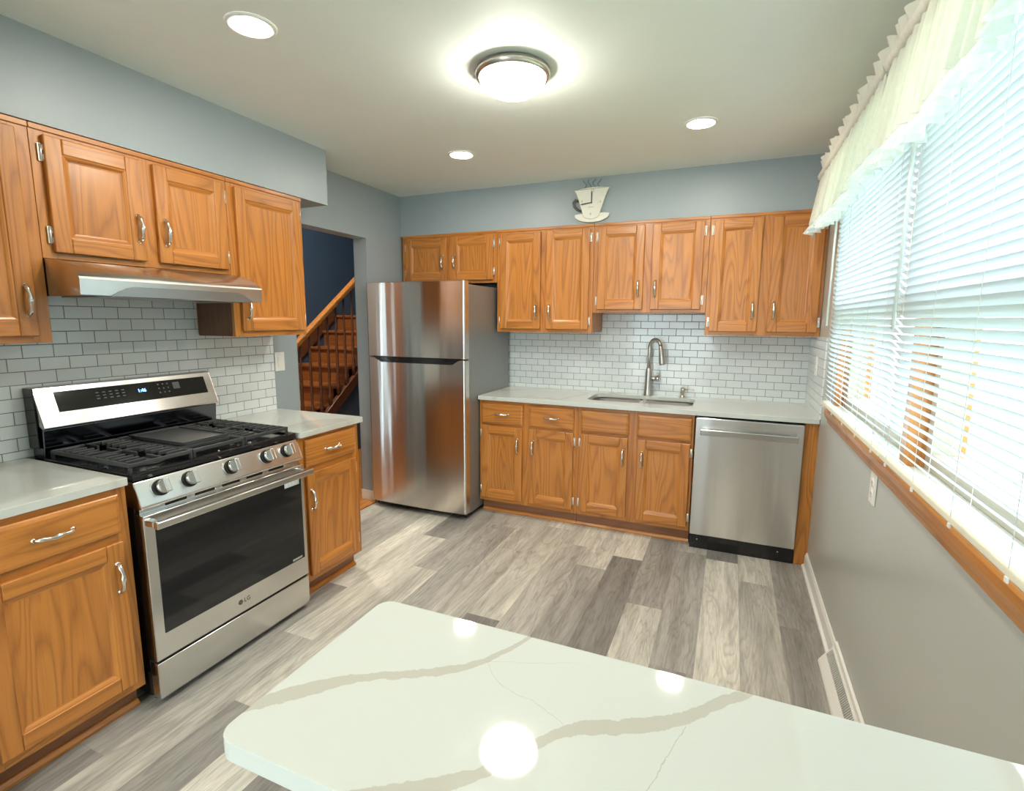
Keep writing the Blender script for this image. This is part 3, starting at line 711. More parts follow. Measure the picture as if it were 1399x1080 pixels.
mb = MB(); mb.tube(pts, [.0135]*2+[.0125]*13, M_NICKEL, 14); mb.build('spout', fc)
e = Vector(pts[-1]); d_ = (Vector(pts[-1])-Vector(pts[-2])).normalized(); d_ = Vector((dx*.16, dy*.16, -1)).normalized()
mb = MB(); mb.tube([e-d_*.01, e+d_*.02, e+d_*.08, e+d_*.125, e+d_*.14], [.013, .0145, .019, .0225, .021], M_NICKEL, 18); hd = mb.build('spray_head', fc)
mb = MB(); mb.tube([e+d_*.1395, e+d_*.1415], .017, M_BLACK, 16); mb.build('spray_nozzle', hd)
mb = MB(); mb.tube([(.02, 0, .128), (.062, 0, .128)], .0155, M_NICKEL, 16); mb.tube([(.060, 0, .128), (.078, 0, .130)], .022, M_NICKEL, 18)
mb.tube([(.069, 0, .14), (.069, -.004, .175)], [.009, .006], M_NICKEL, 10); mb.build('faucet_handle', fc)
sd = thing('soap_dispenser', 'small brushed nickel soap dispenser right of the faucet', 'soap dispenser', (-.815, -.072, .914))
mb = MB(); mb.lathe([(0, 0), (.022, 0), (.020, .006), (.010, .012), (.009, .028), (.0165, .034), (.0165, .062), (.012, .072), (0, .074)], (0, 0, 0), M_NICKEL, 20); mb.build('pump_body', sd)
mb = MB(); mb.tube([(.008, 0, .056), (.035, -.004, .066), (.075, -.008, .064), (.082, -.009, .058)], [.006, .0055, .005, .0045], M_NICKEL, 10); mb.build('nozzle', sd)
tag(MB().lathe([(0, 0), (.020, 0), (.020, .003), (.014, .005), (0, .005)], (0, 0, 0), M_NICKEL, 20).build('hole_cover', loc=(-1.315, -.072, .9142)), 'flat nickel disc covering a sink hole, left of the faucet', 'hole cover')

# ------------------------------------------------------------ refrigerator
FX0, FX1, FY = -3.069, -2.2275, -.849; FW = FX1-FX0
fr = thing('refrigerator', 'stainless steel top-freezer refrigerator in the far left corner', 'refrigerator', (FX0, 0, 0))
MB().box(.004, FW-.004, -.768, -.045, .035, 1.722, M_FRSIDE).build('body', fr, bevel=.006)
def frdoor(z0, z1, name):
    mb = MB(); n = 14; A = []
    pr = [(0, -.775), (0, -.832)]
    for k in range(n+1):
        t = k/n; pr.append((.008+(FW-.016)*t, -.840-.012*(1-(2*t-1)**2)))
    pr += [(FW, -.832), (FW, -.775)]
    mb.prism(pr, 'z', z0, z1, ST_FR)
    for f in mb.bm.faces:
        if abs(f.normal.z) < .5: f.smooth = False
    return mb.build(name, fr, bevel=.004, seg=2, ang=30)
fd = frdoor(1.196, 1.745, 'freezer_door'); rd = frdoor(.048, 1.188, 'refrigerator_door')
mb = MB()   # black recessed grip: trapezoid outline
for z, pr in ((0, 0),):
    prof = [(.045, 1.1885), (FW-.035, 1.1885), (FW-.10, 1.152), (.13, 1.152)]
    def Yc(x): t = x/FW; return -.840-.012*(1-(2*t-1)**2)
    front = []; 
    n = 12
    top = [(.045+(FW-.08)*k/n) for k in range(n+1)]; bot = [(.13+(FW-.23)*k/n) for k in range(n+1)]
    for k in range(n):
        a, b, c, d = top[k], top[k+1], bot[k+1], bot[k]
        mb.face([(a, Yc(a)-.0035, 1.1945), (b, Yc(b)-.0035, 1.1945), (c, Yc(c)-.0015, 1.154), (d, Yc(d)-.0015, 1.154)], M_BLACK)
        mb.face([(a, -.80, 1.1945), (b, -.80, 1.1945), (b, Yc(b)-.0035, 1.1945), (a, Yc(a)-.0035, 1.1945)], M_BLACK)
        mb.face([(d, -.80, 1.154), (c, -.80, 1.154), (c, Yc(c)-.0015, 1.154), (d, Yc(d)-.0015, 1.154)], M_BLACK)
    mb.face([(.045, -.80, 1.1945), (.13, -.80, 1.154), (.13, Yc(.13)-.0015, 1.154), (.045, Yc(.045)-.0035, 1.1945)], M_BLACK)
    mb.face([(FW-.035, -.80, 1.1945), (FW-.10, -.80, 1.154), (FW-.10, Yc(FW-.1)-.0015, 1.154), (FW-.035, Yc(FW-.035)-.0035, 1.1945)], M_BLACK)
    bmesh.ops.remove_doubles(mb.bm, verts=mb.bm.verts[:], dist=1e-5)
mb.build('grip_recess', rd)
mb = MB(); mb.box(.05, FW-.05, -.835, -.78, 1.1885, 1.1955, M_BLACK); mb.build('door_gap', fr)
MB().box(.02, FW-.02, -.80, -.70, .012, .046, M_BLACK).build('kick_plate', fr, bevel=.004)
mb = MB(); mb.box(FW-.085, FW-.015, -.80, -.70, 1.7225, 1.738, M_BLACK); mb.build('hinge_cover', fr, bevel=.005)
for fx in (.06, FW-.06):
    for fy_ in (-.72, -.10): MB().lathe([(0, 0), (.02, 0), (.02, .034), (0, .034)], (fx, fy_, .0005), M_BLACK, 12).build('foot', fr)

# ------------------------------------------------------------ dishwasher
dw = thing('dishwasher', 'stainless steel dishwasher with bar handle under the far counter', 'dishwasher', (-.684, 0, 0)); DWW = .613
MB().box(.006, DWW-.006, -.60, -.02, .10, .878, M_BLACK).build('tub', dw)
mb = MB(); mb.box(.003, DWW-.003, -.648, -.603, .100, .872, ST_DW); d = mb.build('door', dw, bevel=.005, seg=3)
mb = MB(); mb.box(.036, DWW-.036, -.701, -.684, .771, .808, ST_RG)
for a in (.055, DWW-.075): mb.box(a, a+.02, -.683, -.6485, .782, .800, ST_HOOD)
mb.build('handle', d, bevel=.004, seg=3)
mb = MB(); mb.box(.004, DWW-.004, -.625, -.601, .0005, .094, M_BLACK); tp = mb.build('toe_panel', dw, bevel=.002)
for a in (.05, DWW-.09): MB().lathe([(0, -.003), (.004, -.003), (.005, 0)], (a, -.6253, .062), M_CHROME, 10, 'y').build('screw', tp)
tag(MB().box(-.0705, -.0005, -.62, -.02, .0005, .8845, OAK_V).build('filler_panel', bevel=.001), 'narrow oak filler panel between dishwasher and window wall', 'panel')

# ------------------------------------------------------------ gas range
RY0, RY1 = -2.937, -2.173; RWd = RY1-RY0
rg = thing('gas_range', 'stainless steel gas range with black cast iron grates', 'range', (XL, RY0, 0))
def rb(mb, x0, x1, y0, y1, z0, z1, m): return mb.box(x0-XL, x1-XL, y0, y1, z0, z1, m)
mb = MB(); rb(mb, XL+.02, -2.475, .003, RWd-.003, .03, .888, M_BLACK); mb.build('body', rg, bevel=.004)
mb = MB(); rb(mb, XL+.02, -2.462, 0, RWd, .8885, .906, M_BLACK)
rb(mb, -2.485, -2.462, 0, RWd, .906, .916, M_BLACK); rb(mb, -3.02, -2.485, 0, .012, .906, .914, M_BLACK); rb(mb, -3.02, -2.485, RWd-.012, RWd, .906, .914, M_BLACK)
ct = mb.build('cooktop', rg, bevel=.003)
# backguard
P = lambda l: [(a-XL, b) for a, b in l]
mb = MB(); mb.prism(P([(XL+.012, .907), (-3.02, .907), (-3.008, 1.028), (-3.02, 1.04), (XL+.012, 1.04)]), 'y', .004, RWd-.004, M_RISER); mb.build('vent_riser', rg, bevel=.003)
bgp = [(XL+.012, 1.0415), (-3.022, 1.0415), (-2.996, 1.030), (-2.990, 1.036), (-3.050, 1.192), (-3.060, 1.198), (XL+.012, 1.198)]
mb = MB(); mb.prism(P(bgp), 'y', 0, RWd, ST_RG); bgd = mb.build('backguard', rg, bevel=.004, seg=3)
mb = MB(); mb.box(XL+.011-XL, -3.03-XL, -.006, -.0005, .95, 1.195, M_BLACK); mb.build('end_cap', bgd, bevel=.002)
n_ = Vector((1.192-1.036, 0, .060)).normalized()    # outward normal of the slanted face
def onface(t, off): # t 0 at bottom .. 1 at top
    x = -2.990-.060*t-XL; z = 1.036+.156*t; return (x+n_.x*off, z+n_.z*off)
def quadbox(y0, y1, t0, t1, off, m, name, parent):
    a = onface(t0, -.002); b = onface(t0, off); c = onface(t1, off); d = onface(t1, -.002)
    return MB().prism([a, b, c, d], 'y', y0, y1, m).build(name, parent)
dp = quadbox(.068, .722, .36, .88, .0012, M_GLASSBLK, 'display_panel', bgd)
ang = math.atan2(.060, .156)
def dtext(s, y, t, size, m, nm='printing'):
    x, z = onface(t, .0016)
    o = text_mesh(nm, s, size, m, dp, (x, y, z), (PI/2-ang, 0, PI/2)); return o
dtext('1:46', .405, .66, .022, E_LED, 'clock_digits')
for r_, rowt in ((.74, 0), (.66, 1), (.58, 2)):
    for k in range(5): quadbox(.215+k*.026, .227+k*.026, r_-.012, r_+.012, .0016, M_PRINT, 'touch_mark', dp)
for k in range(3):
    for r_ in (.78, .66, .54): quadbox(.480+k*.022, .487+k*.022, r_-.02, r_+.02, .0016, M_PRINT, 'touch_mark', dp)
quadbox(.552, .585, .60, .80, .0016, M_PRINT, 'touch_mark', dp)
# control panel: slanted
cpp = [(-2.55, .886), (-2.470, .886), (-2.462, .884), (-2.426, .796), (-2.430, .786), (-2.55, .786)]
mb = MB(); mb.prism(P(cpp), 'y', 0, RWd, ST_RG); cp = mb.build('control_panel', rg, bevel=.003)
cn = Vector((.088, 0, .036)).normalized()
for ky in (-2.850, -2.737, -2.551, -2.367, -2.252):
    c = Vector((-2.4455-XL, ky-RY0, .846))
    mb = MB(); mb.tube([c+cn*.0005, c+cn*.004, c+cn*.006], [.031, .031, .028], M_DARKGAP, 24)
    mb.tube([c+cn*.006, c+cn*.024, c+cn*.028], [.027, .0255, .024], ST_RG, 24)
    kb = mb.build('knob', cp)
    t_ = Vector((-cn.z, 0, cn.x)); mb = MB()
    a = c+cn*.028
    def pt(u, v, h): return a + t_*u + Vector((0, v, 0)) + cn*h
    vs = [mb.bm.verts.new(pt(u, v, h)) for h in (-.004, .019) for u, v in ((-.026, -.010), (.026, -.010), (.026, .010), (-.026, .010))]
    i = mb.mi(ST_RG)
    for f in ((0,3,2,1),(4,5,6,7),(0,1,5,4),(1,2,6,5),(2,3,7,6),(3,0,4,7)): mb.bm.faces.new([vs[k] for k in f]).material_index = i
    mb.build('grip', kb, bevel=.003)
# vent strip
mb = MB(); rb(mb, -2.50, -2.452, .006, RWd-.006, .7625, .7855, ST_RG); vs_ = mb.build('vent_strip', rg)
for k in range(5):
    a = .10+k*.12; mb = MB(); rb(mb, -2.4522, -2.4512, a, a+.085, .769, .779, M_DARKGAP); mb.build('vent_slot', vs_)
# door
mb = MB(); rb(mb, -2.474, -2.426, .001, RWd-.001, .186, .762, ST_RG); od = mb.build('oven_door', rg, bevel=.004, seg=3)
mb = MB(); rb(mb, -2.4262, -2.4235, .040, RWd-.022, .285, .700, M_GLASSBLK); gl = mb.build('oven_window', od, bevel=.0008)
mb = MB(); rb(mb, -2.378, -2.352, .004, RWd-.004, .722, .750, ST_RG)
for a in (.004, RWd-.034): rb(mb, -2.426, -2.378, a, a+.030, .726, .748, ST_RG)
mb.build('handle', od, bevel=.005, seg=3)
mb = MB(); rb(mb, -2.4232, -2.4228, RWd-.125, RWd-.035, .672, .706, M_STICK); stk = mb.build('sticker', od)
for k in range(4): 
    mb = MB(); rb(mb, -2.4228, -2.4225, RWd-.118+k*.021, RWd-.106+k*.021, .680, .695, M_PLASTIC); mb.build('sticker_mark', stk)
mb = MB(); rb(mb, -2.4232, -2.4228, RWd-.100, RWd-.040, .292, .302, M_INKL); mb.build('badge', od)
mb = MB(); mb.lathe([(0, .0006), (.011, .0006), (.011, 0)], (-2.4258-XL, .366, .237), M_GREYMARK, 20, 'x'); lg = mb.build('logo_disc', od)
text_mesh('logo_face', 'e', .014, ST_RG, lg, (-2.4250-XL, .366, .237), (PI/2, 0, PI/2), .0002)
text_mesh('logo_letters', 'LG', .027, M_GREYMARK, od, (-2.4257-XL, .400, .237), (PI/2, 0, PI/2), .0004)
mb = MB(); rb(mb, -2.470, -2.426, .001, RWd-.001, .030, .176, ST_RG); mb.build('drawer', rg, bevel=.004, seg=3)
mb = MB(); rb(mb, -2.474, -2.436, .004, RWd-.004, .176, .186, M_DARKGAP); mb.build('drawer_gap', rg)
for fx, fy_ in ((-2.50, .04), (-2.50, RWd-.04), (-3.0, .04), (-3.0, RWd-.04)):
    MB().lathe([(0, 0), (.018, 0), (.018, .03), (0, .03)], (fx-XL, fy_, .0005), M_BLACK, 12).build('foot', rg)
# burners
for bx, by, br in ((-2.62, .155, .045), (-2.88, .155, .035), (-2.62, RWd-.155, .040), (-2.88, RWd-.155, .032), (-2.75, RWd/2, .045)):
    mb = MB(); mb.lathe([(0, 0), (br+.012, 0), (br+.010, .006), (br, .010), (br, .015), (0, .016)], (bx-XL, by, .9065), M_IRON, 24); bn = mb.build('burner', ct)
    MB().lathe([(br+.001, 0), (br+.006, .001), (br+.006, .005), (br+.001, .006)], (bx-XL, by, .9135), M_CHROME, 24).build('burner_ring', bn)
# grates
GX0, GX1 = -2.998, -2.497; gt = .931; gz = .947
def grate(y0, y1, kind):
    mb = MB(); b_ = .011
    xs0, xs1 = GX0-XL, GX1-XL
    mb.box(xs0, xs0+b_, y0, y1, gt, gz, M_IRON); mb.box(xs1-b_, xs1, y0, y1, gt, gz, M_IRON)
    mb.box(xs0+b_, xs1-b_, y0, y0+b_, gt, gz, M_IRON); mb.box(xs0+b_, xs1-b_, y1-b_, y1, gt, gz, M_IRON)
    for cx in (xs0, xs1-b_):
        for cy in (y0, y1-b_): mb.box(cx, cx+b_, cy, cy+b_, .9068, gt, M_IRON)
    xm = (xs0+xs1)/2; mb.box(xm-.006, xm+.006, y0+b_, y1-b_, gt, gz, M_IRON)
    ym = (y0+y1)/2
    if kind == 'burner':
        for cxx in ((xs0+xm)/2, (xs1+xm)/2):
            # fingers pointing at the burner, with raised tips
            for k in range(-2, 3):
                for sg in (-1, 1):
                    ln = .070 if k else .052
                    a, b = (y0+b_, ym-.032-abs(k)*.004) if sg < 0 else (ym+.032+abs(k)*.004, y1-b_)
                    px = cxx+k*.042
                    mb.box(px-.005, px+.005, a, b, gt+.003, gz+.003, M_IRON)
            mb.box(cxx-.115, cxx-.030, ym-.005, ym+.005, gt+.002, gz+.002, M_IRON); mb.box(cxx+.030, cxx+.115, ym-.005, ym+.005, gt+.002, gz+.002, M_IRON)
    else:
        for k in range(1, 6): 
            px = xs0+(xs1-xs0)*k/6
            if abs(px-xm) > .01: mb.box(px-.005, px+.005, y0+b_, y1-b_, gt, gz, M_IRON)
    return mb.build('grate', rg, bevel=.0025)
s3 = (RWd-.03)/3
grate(.014, .014+s3-.002, 'burner'); grate(.014+s3+.001, .014+2*s3-.001, 'mid'); grate(.014+2*s3+.002, RWd-.014, 'burner')
gx0, gx1, gy0, gy1 = -2.935-XL, -2.575-XL, .014+s3+.012, .014+2*s3-.012
mb = MB(); mb.plate(rrect(gx0, gx1, gy0, gy1, .02, 4), [], .9485, .956, M_GRIDDLE)
for pr in ([gx0, gx1, gy0, gy0+.008], [gx0, gx1, gy1-.008, gy1], [gx0, gx0+.03, gy0+.008, gy1-.008], [gx1-.010, gx1, gy0+.008, gy1-.008]): mb.box(*pr, .956, .963, M_GRIDDLE)
g = mb.build('griddle', bevel=.002, loc=(XL, RY0, 0)); tag(g, 'dark flat griddle plate lying on the middle grate of the range', 'griddle')

# ------------------------------------------------------------ range hood
hd_ = thing('range_hood', 'stainless steel under-cabinet range hood above the gas range', 'range hood', (XL, -2.9462, 1.55)); HW = .7692
prof = [(0.0105, .138), (.285, .138), (.330, .134), (.375, .122), (.420, .105), (.462, .084), (.480, .070), (.483, .062), (.480, .006), (.470, .002)]
mb = MB()
i = mb.mi(ST_HOOD)
A = [mb.bm.verts.new((p[0], 0, p[1])) for p in prof]; B = [mb.bm.verts.new((p[0], HW, p[1])) for p in prof]
for k in range(len(prof)-1):
    f = mb.bm.faces.new((A[k], A[k+1], B[k+1], B[k])); f.material_index = i; f.smooth = 0 < k < 6
for R, yy in ((A, 0), (B, HW)):
    e1 = mb.bm.verts.new((.0105, yy, .002)); f = mb.bm.faces.new(R+[e1]); f.material_index = mb.mi(ST_HOOD)
mb.build('canopy', hd_)
# arched lower front insert
mb = MB(); n = 24; up_, lo = [], []
for k in range(n+1):
    t = k/n; y = .10+(HW-.16)*t
    e = min(1, min(t, 1-t)*7); zz = .006+.036*math.sin(e*PI/2)
    up_.append((.4845, y, zz)); lo.append((.4835, y, .004))
for k in range(n): mb.face([lo[k], lo[k+1], up_[k+1], up_[k]], ST_DARK); mb.face([up_[k], up_[k+1], (.4805, up_[k+1][1], up_[k+1][2]), (.4805, up_[k][1], up_[k][2])], M_GREYMARK)
mb.build('front_insert', hd_)
mb = MB(); mb.box(.0105, .468, .004, HW-.004, .010, .022, ST_HOOD); mb.build('underside_pan', hd_)
mb = MB(); mb.box(.12, .36, .12, HW-.12, .004, .0098, M_NICKEL); mb.build('grease_filter', hd_)
mb = MB(); mb.box(.400, .445, HW-.24, HW-.12, .004, .0098, M_PLASTIC); mb.build('hood_lamp', hd_)

# ------------------------------------------------------------ ceiling fixtures
def flush(x, y, z, label, e):  # lamps added out of view to brighten the hall and camera side
    c = thing('added_fill_light', label, 'ceiling light', (x, y, z))
    MB().lathe([(0, -.0005), (.19, -.0005), (.195, -.02), (.185, -.03), (.18, -.028)], (0, 0, 0), M_NICKEL, 40).build('rim', c)
    MB().lathe([(.180, -.028)]+[(.18*math.cos(a), -.03-.06*math.sin(a)) for a in [PI/2*k/8 for k in range(1, 8)]]+[(0, -.09)], (0, 0, 0), emis('fill_light_glass', (1.0, .93, .80), e), 40).build('glass_shade', c)
flush(-4.0, -.6, 3.399, 'added flush fill light over the stair hall, out of frame', 32.0)
flush(-1.55, -5.2, H, 'added flush fill light over the dining end behind the peninsula, out of frame', 22.0)
def can(x, y, label):
    c = thing('recessed_light', label, 'ceiling light', (x, y, H), 0, 'recessed ceiling lights')
    mb = MB(); mb.lathe([(.064, -.001), (.066, -.006), (.078, -.006), (.084, -.0005), (.084, -.0001)], (0, 0, 0), M_PLASTIC, 36); mb.build('trim_ring', c)
    mb = MB(); mb.lathe([(0, -.004), (.0655, -.004)], (0, 0, 0), E_CAN, 36); mb.build('lens', c)
can(-2.098, -2.62, 'round recessed ceiling light nearest the camera, above the range side')
can(-2.098, -1.109, 'round recessed ceiling light in front of the refrigerator')
can(-.717, -1.105, 'round recessed ceiling light toward the sink and window')
can(-.717, -2.62, 'round recessed ceiling light above the window side, out of frame')
dm = thing('dome_ceiling_light', 'lit dome ceiling light with brushed nickel rim', 'ceiling light', (-1.385, -1.99, H))
mb = MB(); mb.lathe([(0, -.0005), (.140, -.0005), (.150, -.010), (.152, -.022), (.146, -.034), (.134, -.038), (.130, -.030)], (0, 0, 0), M_NICKEL, 48); mb.build('rim', dm)
mb = MB(); pr = [(.133, -.034)]+[(.133*math.cos(a), -.036-.068*math.sin(a)) for a in [PI/2*k/10 for k in range(1, 10)]]+[(0, -.104)]
mb.lathe(pr, (0, 0, 0), E_DOME, 48); mb.build('glass_shade', dm)

# ------------------------------------------------------------ windows
def window(n, y0, y1):   # y0 > y1
    w_ = MB(); X0, X1 = .045, .115
    fz0, fz1 = WZ0, WZ1
    w_.box(X0, X1, y0, y0-.04, fz0, fz1, M_SASH); w_.box(X0, X1, y1, y1+.04, fz0, fz1, M_SASH)
    w_.box(X0, X1, y0-.04, y1+.04, fz0, fz0+.05, M_SASH); w_.box(X0, X1, y0-.04, y1+.04, fz1-.05, fz1, M_SASH)
    w_.box(.006, X1, y0-.0405, y1+.0405, 1.500, 1.572, M_SASH)
    w_ = struct(w_.build('window_%d' % n, bevel=.003))
    MB().box(.078, .083, y0-.04, y1+.04, fz0+.05, 1.515, M_GLASS).box(.088, .093, y0-.04, y1+.04, 1.56, fz1-.05, M_GLASS).build('pane', w_)
window(1, WY0-.012, -2.155); window(2, -2.205, WY1+.012)
j = MB()
j.box(.001, .15, WY0-.011, WY0-.0005, WZ0, WZ1, OAK_V); j.box(.001, .15, WY1+.0005, WY1+.011, WZ0, WZ1, OAK_V); j.box(-.004, .14, -2.204, -2.156, WZ0, WZ1, OAK_V)
j.box(.001, .15, WY0-.012, WY1+.012, WZ1-.011, WZ1-.0005, OAK_Y)
struct(j.build('trim_2'))
struct(MB().box(-.022, .15, WY0+.02, WY1-.03, WZ0-.0195, WZ0-.001, M_TRIMW).build('trim_3', bevel=.004))
ap = [(-.0005, .950), (-.012, .950), (-.018, .958), (-.020, .972), (-.030, .985), (-.036, 1.005), (-.036, 1.024), (-.030, 1.0295), (-.0005, 1.0295)]
struct(MB().prism(ap, 'y', WY0+.03, WY1-.05, OAK_Y).build('trim_4', bevel=.0015))

# ------------------------------------------------------------ blinds
BX = -.050
def blind(y0, y1, label):
    b = thing('window_blind', label, 'blind', (BX, (y0+y1)/2, 1.05), 0, 'white slatted window blinds')
    yc = (y0+y1)/2; hw = (y0-y1)/2; zb = 1.05
    mb = MB(); z = 1.094; tl = math.radians(47); w_ = .0145; i = mb.mi(M_SLAT)
    while z < 2.17:
        # room-side edge lower... slat slopes down towards the outside so daylight is seen when looking down
        cs, sn = math.cos(tl), math.sin(tl); rows = []
        for u, cr in ((-1, 0), (-.35, .0016), (.35, .0016), (1, 0)):
            dx_, dz_ = u*w_*cs + cr*sn*0, -u*w_*sn + cr
            rows.append([mb.bm.verts.new((dx_, s_*(hw-.004), z-zb+dz_)) for s_ in (-1, 1)])
        for a, c in zip(rows[:-1], rows[1:]):
            f = mb.bm.faces.new((a[0], a[1], c[1], c[0])); f.material_index = i; f.smooth = True
        z += .0225
    mb.build('slats', b)
    MB().box(-.014, .014, -hw, hw, .012, .030, M_CREAM).build('bottom_rail', b, bevel=.004, seg=3)
    MB().box(-.020, .020, -hw, hw, 1.128, 1.150, M_PLASTIC).build('headrail', b, bevel=.003)
    cd = MB()
    for s_ in (-.86, -.43, .0, .43, .86):
        for xx in (-.0150, .0150): cd.tube([(xx, s_*hw, .03), (xx, s_*hw, 1.128)], .0007, M_PLASTIC, 4)
    cd.build('ladder_cords', b)
    for s_ in (-.86, -.43, 0, .43, .86): MB().box(-.0175, -.0142, s_*hw-.006, s_*hw+.006, .006, .016, M_PLASTIC).build('rail_button', b, bevel=.001)
    wd = MB(); wd.tube([(-.022, hw-.055, 1.12), (-.028, hw-.06, .90), (-.030, hw-.062, .407)], .0048, M_WAND, 8); wd.build('tilt_wand', b)
    return b
blind(-1.035, -2.172, 'white slatted blind on the far half of the window, next to the sink counter')
blind(-2.186, -3.335, 'white slatted blind on the near half of the window, cut by the frame')

# ------------------------------------------------------------ valance on its rod
VX = -.100; RZ = 2.268
rod = thing('curtain_rod', 'slim curtain rod with small nickel knob end above the window', 'curtain rod', (VX, -.60, RZ))
MB().tube([(0, 0, 0), (0, -2.95, 0)], .007, M_NICKEL, 10).build('pole', rod)
MB().lathe([(0, .045), (.010, .042), (.015, .030), (.012, .016), (.006, .012), (.008, 0), (0, 0)], (0, 0, 0), M_NICKEL, 16, 'y').build('finial', rod)
for yy in (-.02, -1.345, -2.90):
    MB().box(0, .0990, yy-.006, yy+.006, -.006, .006, M_NICKEL).box(.094, .0990, yy-.012, yy+.012, -.03, .03, M_NICKEL).build('bracket', rod)
def valance(y0, y1, label, ph):
    v = thing('valance', label, 'valance', (VX, (y0+y1)/2, RZ), 0, 'sheer ruffled valances')
    ym = (y0+y1)/2; Ly = y0-y1; n = int(Ly/.004)
    def fold(s, amp, fr_, p=0): return amp*(math.sin(s*fr_+p+ph)+.45*math.sin(s*fr_*2.3+1.3+p)+.3*math.sin(s*fr_*.41+.5))
    def sheet(rows, mat, name, thick=0):
        mb = MB(); i = mb.mi(mat); V = []
        for (zf, xf) in rows:
            V.append([mb.bm.verts.new((xf(s), y0-s-ym, zf(s))) for s in [Ly*k/n for k in range(n+1)]])
        for a, b in zip(V[:-1], V[1:]):
            for k in range(n):
                f = mb.bm.faces.new((a[k], a[k+1], b[k+1], b[k])); f.material_index = i; f.smooth = True
        return mb.build(name, v)
    # body from rod pocket to hem, folds deepen downwards
    hem = lambda s: -.285 + .022*math.sin(s/Ly*PI*2.0+.6+ph) + .008*math.sin(s*21)
    rows = []
    for j_ in range(9):
        t = j_/8
        rows.append(((lambda s, t=t: -.020+(hem(s)+.020)*t), (lambda s, t=t: -.006 + fold(s, .006+.013*t, 100) - .022*t)))
    sheet(rows, M_SHEER, 'sheer_panel')
    # lace hem ruffle
    rows = []
    for j_ in range(6):
        t = j_/5
        rows.append(((lambda s, t=t: hem(s)+.012-(.062+.007*math.sin(s*150))*t), (lambda s, t=t: -.026 + fold(s, .004+.020*t, 105, 1.0) - .016*t)))
    sheet(rows, M_LACE, 'hem_ruffle')
    # rod pocket
    rows = []
    for j_ in range(9):
        a = PI*2*j_/8
        rows.append(((lambda s, a=a: .002+.021*math.cos(a)+.0014*math.sin(s*160)), (lambda s, a=a: -.002-.019*math.sin(a)*(1+.1*math.sin(s*190)))))
    sheet(rows, M_HEADER, 'rod_pocket')
    # header ruffle standing above the pocket
    rows = []
    for j_ in range(6):
        t = j_/5
        rows.append(((lambda s, t=t: .021+(.052+.007*math.sin(s*48+ph)+.004*math.sin(s*97))*t), (lambda s, t=t: fold(s, .002+.012*t, 70, 2.0) - .006*t)))
    sheet(rows, M_HEADER, 'header_ruffle')
    return v
valance(-.625, -1.9925, 'sheer white ruffled valance over the far half of the window', .2)
valance(-1.9935, -3.45, 'sheer white ruffled valance over the near half of the window', 1.7)

# ------------------------------------------------------------ cup clock on the soffit
ck = thing('cup_clock', 'cream teacup shaped wall clock on a saucer above the cabinets', 'clock', (-1.475, -.316, 2.165))
def slab(mb, pts, y0, y1, m): mb.prism([(p[0], p[1]) for p in pts], 'y', y0, y1, m)
mb = MB(); cup = []
n = 14
# left side going down, bottom arc, right side going up, rim arc
for k in range(9):
    t = k/8; cup.append((-.128+.055*t**.62+.012*t*t, .222-.165*t))
for k in range(1, 9):
    a = PI + PI*k/9; cup.append((-.001+.060*math.cos(a)*1.0, .054+.034*math.sin(a)))
for k in range(9):
    t = 1-k/8; cup.append((.128-.055*t**.62-.012*t*t, .228-.168*t))
for k in range(1, 8):
    t = k/8; cup.append((.128-.256*t, .228-.006*t+.010*math.sin(t*PI)))
slab(mb, cup, -.034, -.012, M_CERAMIC); cupo = mb.build('cup', ck, bevel=.004, seg=3)
mb = MB(); slab(mb, [(-.128, .220), (.128, .226), (.128, .229), (-.128, .2235)], -.0355, -.0342, M_INKL); mb.build('rim_band', cupo)
mb = MB(); sa = []
for k in range(13):
    a = PI+PI*k/12; sa.append((.002+.126*math.cos(a), .050+.050*math.sin(a)))
sa += [(.124, .058), (.09, .062), (-.09, .062), (-.122, .058)]
slab(mb, sa, -.024, -.002, M_CERAMIC); mb.build('saucer', ck, bevel=.004, seg=3)
mb = MB(); mb.tube([(-.092, -.018, .150), (-.120, -.018, .158), (-.134, -.018, .142), (-.128, -.018, .115), (-.105, -.018, .092), (-.078, -.018, .080)], [.008, .010, .010, .009, .009, .008], M_INK, 10); mb.build('cup_handle', ck)
fz = .130
mb = MB(); mb.prism([(-.002, fz), (.006, fz), (.007, fz+.068), (.002, fz+.080), (-.003, fz+.068)], 'y', -.0375, -.0362, M_INK); mb.build('hour_hand', cupo)
mb = MB(); mb.prism([(.004, fz-.003), (.004, fz+.004), (-.065, fz-.003), (-.082, fz-.010), (-.065, fz-.013)], 'y', -.0392, -.0380, M_INK); mb.build('minute_hand', cupo)
mb = MB(); mb.lathe([(0, -.006), (.005, -.005), (.005, 0)], (.002, -.0362, fz), M_INK, 12, 'y'); mb.build('hand_pin', cupo)
for s, x, z, sz in (('12', .006, fz+.082, .026), ('3', .064, fz+.004, .024), ('6', -.004, .055, .026), ('9', -.068, fz+.012, .020)):
    text_mesh('numeral', s, sz, M_INKL, cupo, (x, -.0352, z), (PI/2, 0, 0), .0004)
for k in range(3):
    mb = MB(); mb.box(.042+k*.011, .046+k*.011, -.0352, -.0345, fz-.001, fz+.001, M_INKL); mb.build('minute_mark', cupo)
mb = MB(); mb.box(-.020, .018, -.0352, -.0345, fz-.031, fz-.028, M_INKL); mb.build('minute_mark', cupo)
for k, x in enumerate((-.055, -.020, .015, .050)):
    mb = MB(); pts = [(x+.012*math.sin(t*5+k), -.018, .236+t*.055) for t in [q_/10 for q_ in range(11)]]
    mb.tube(pts, [.0025]*11, M_STEAM, 6); mb.build('steam_wisp', ck)

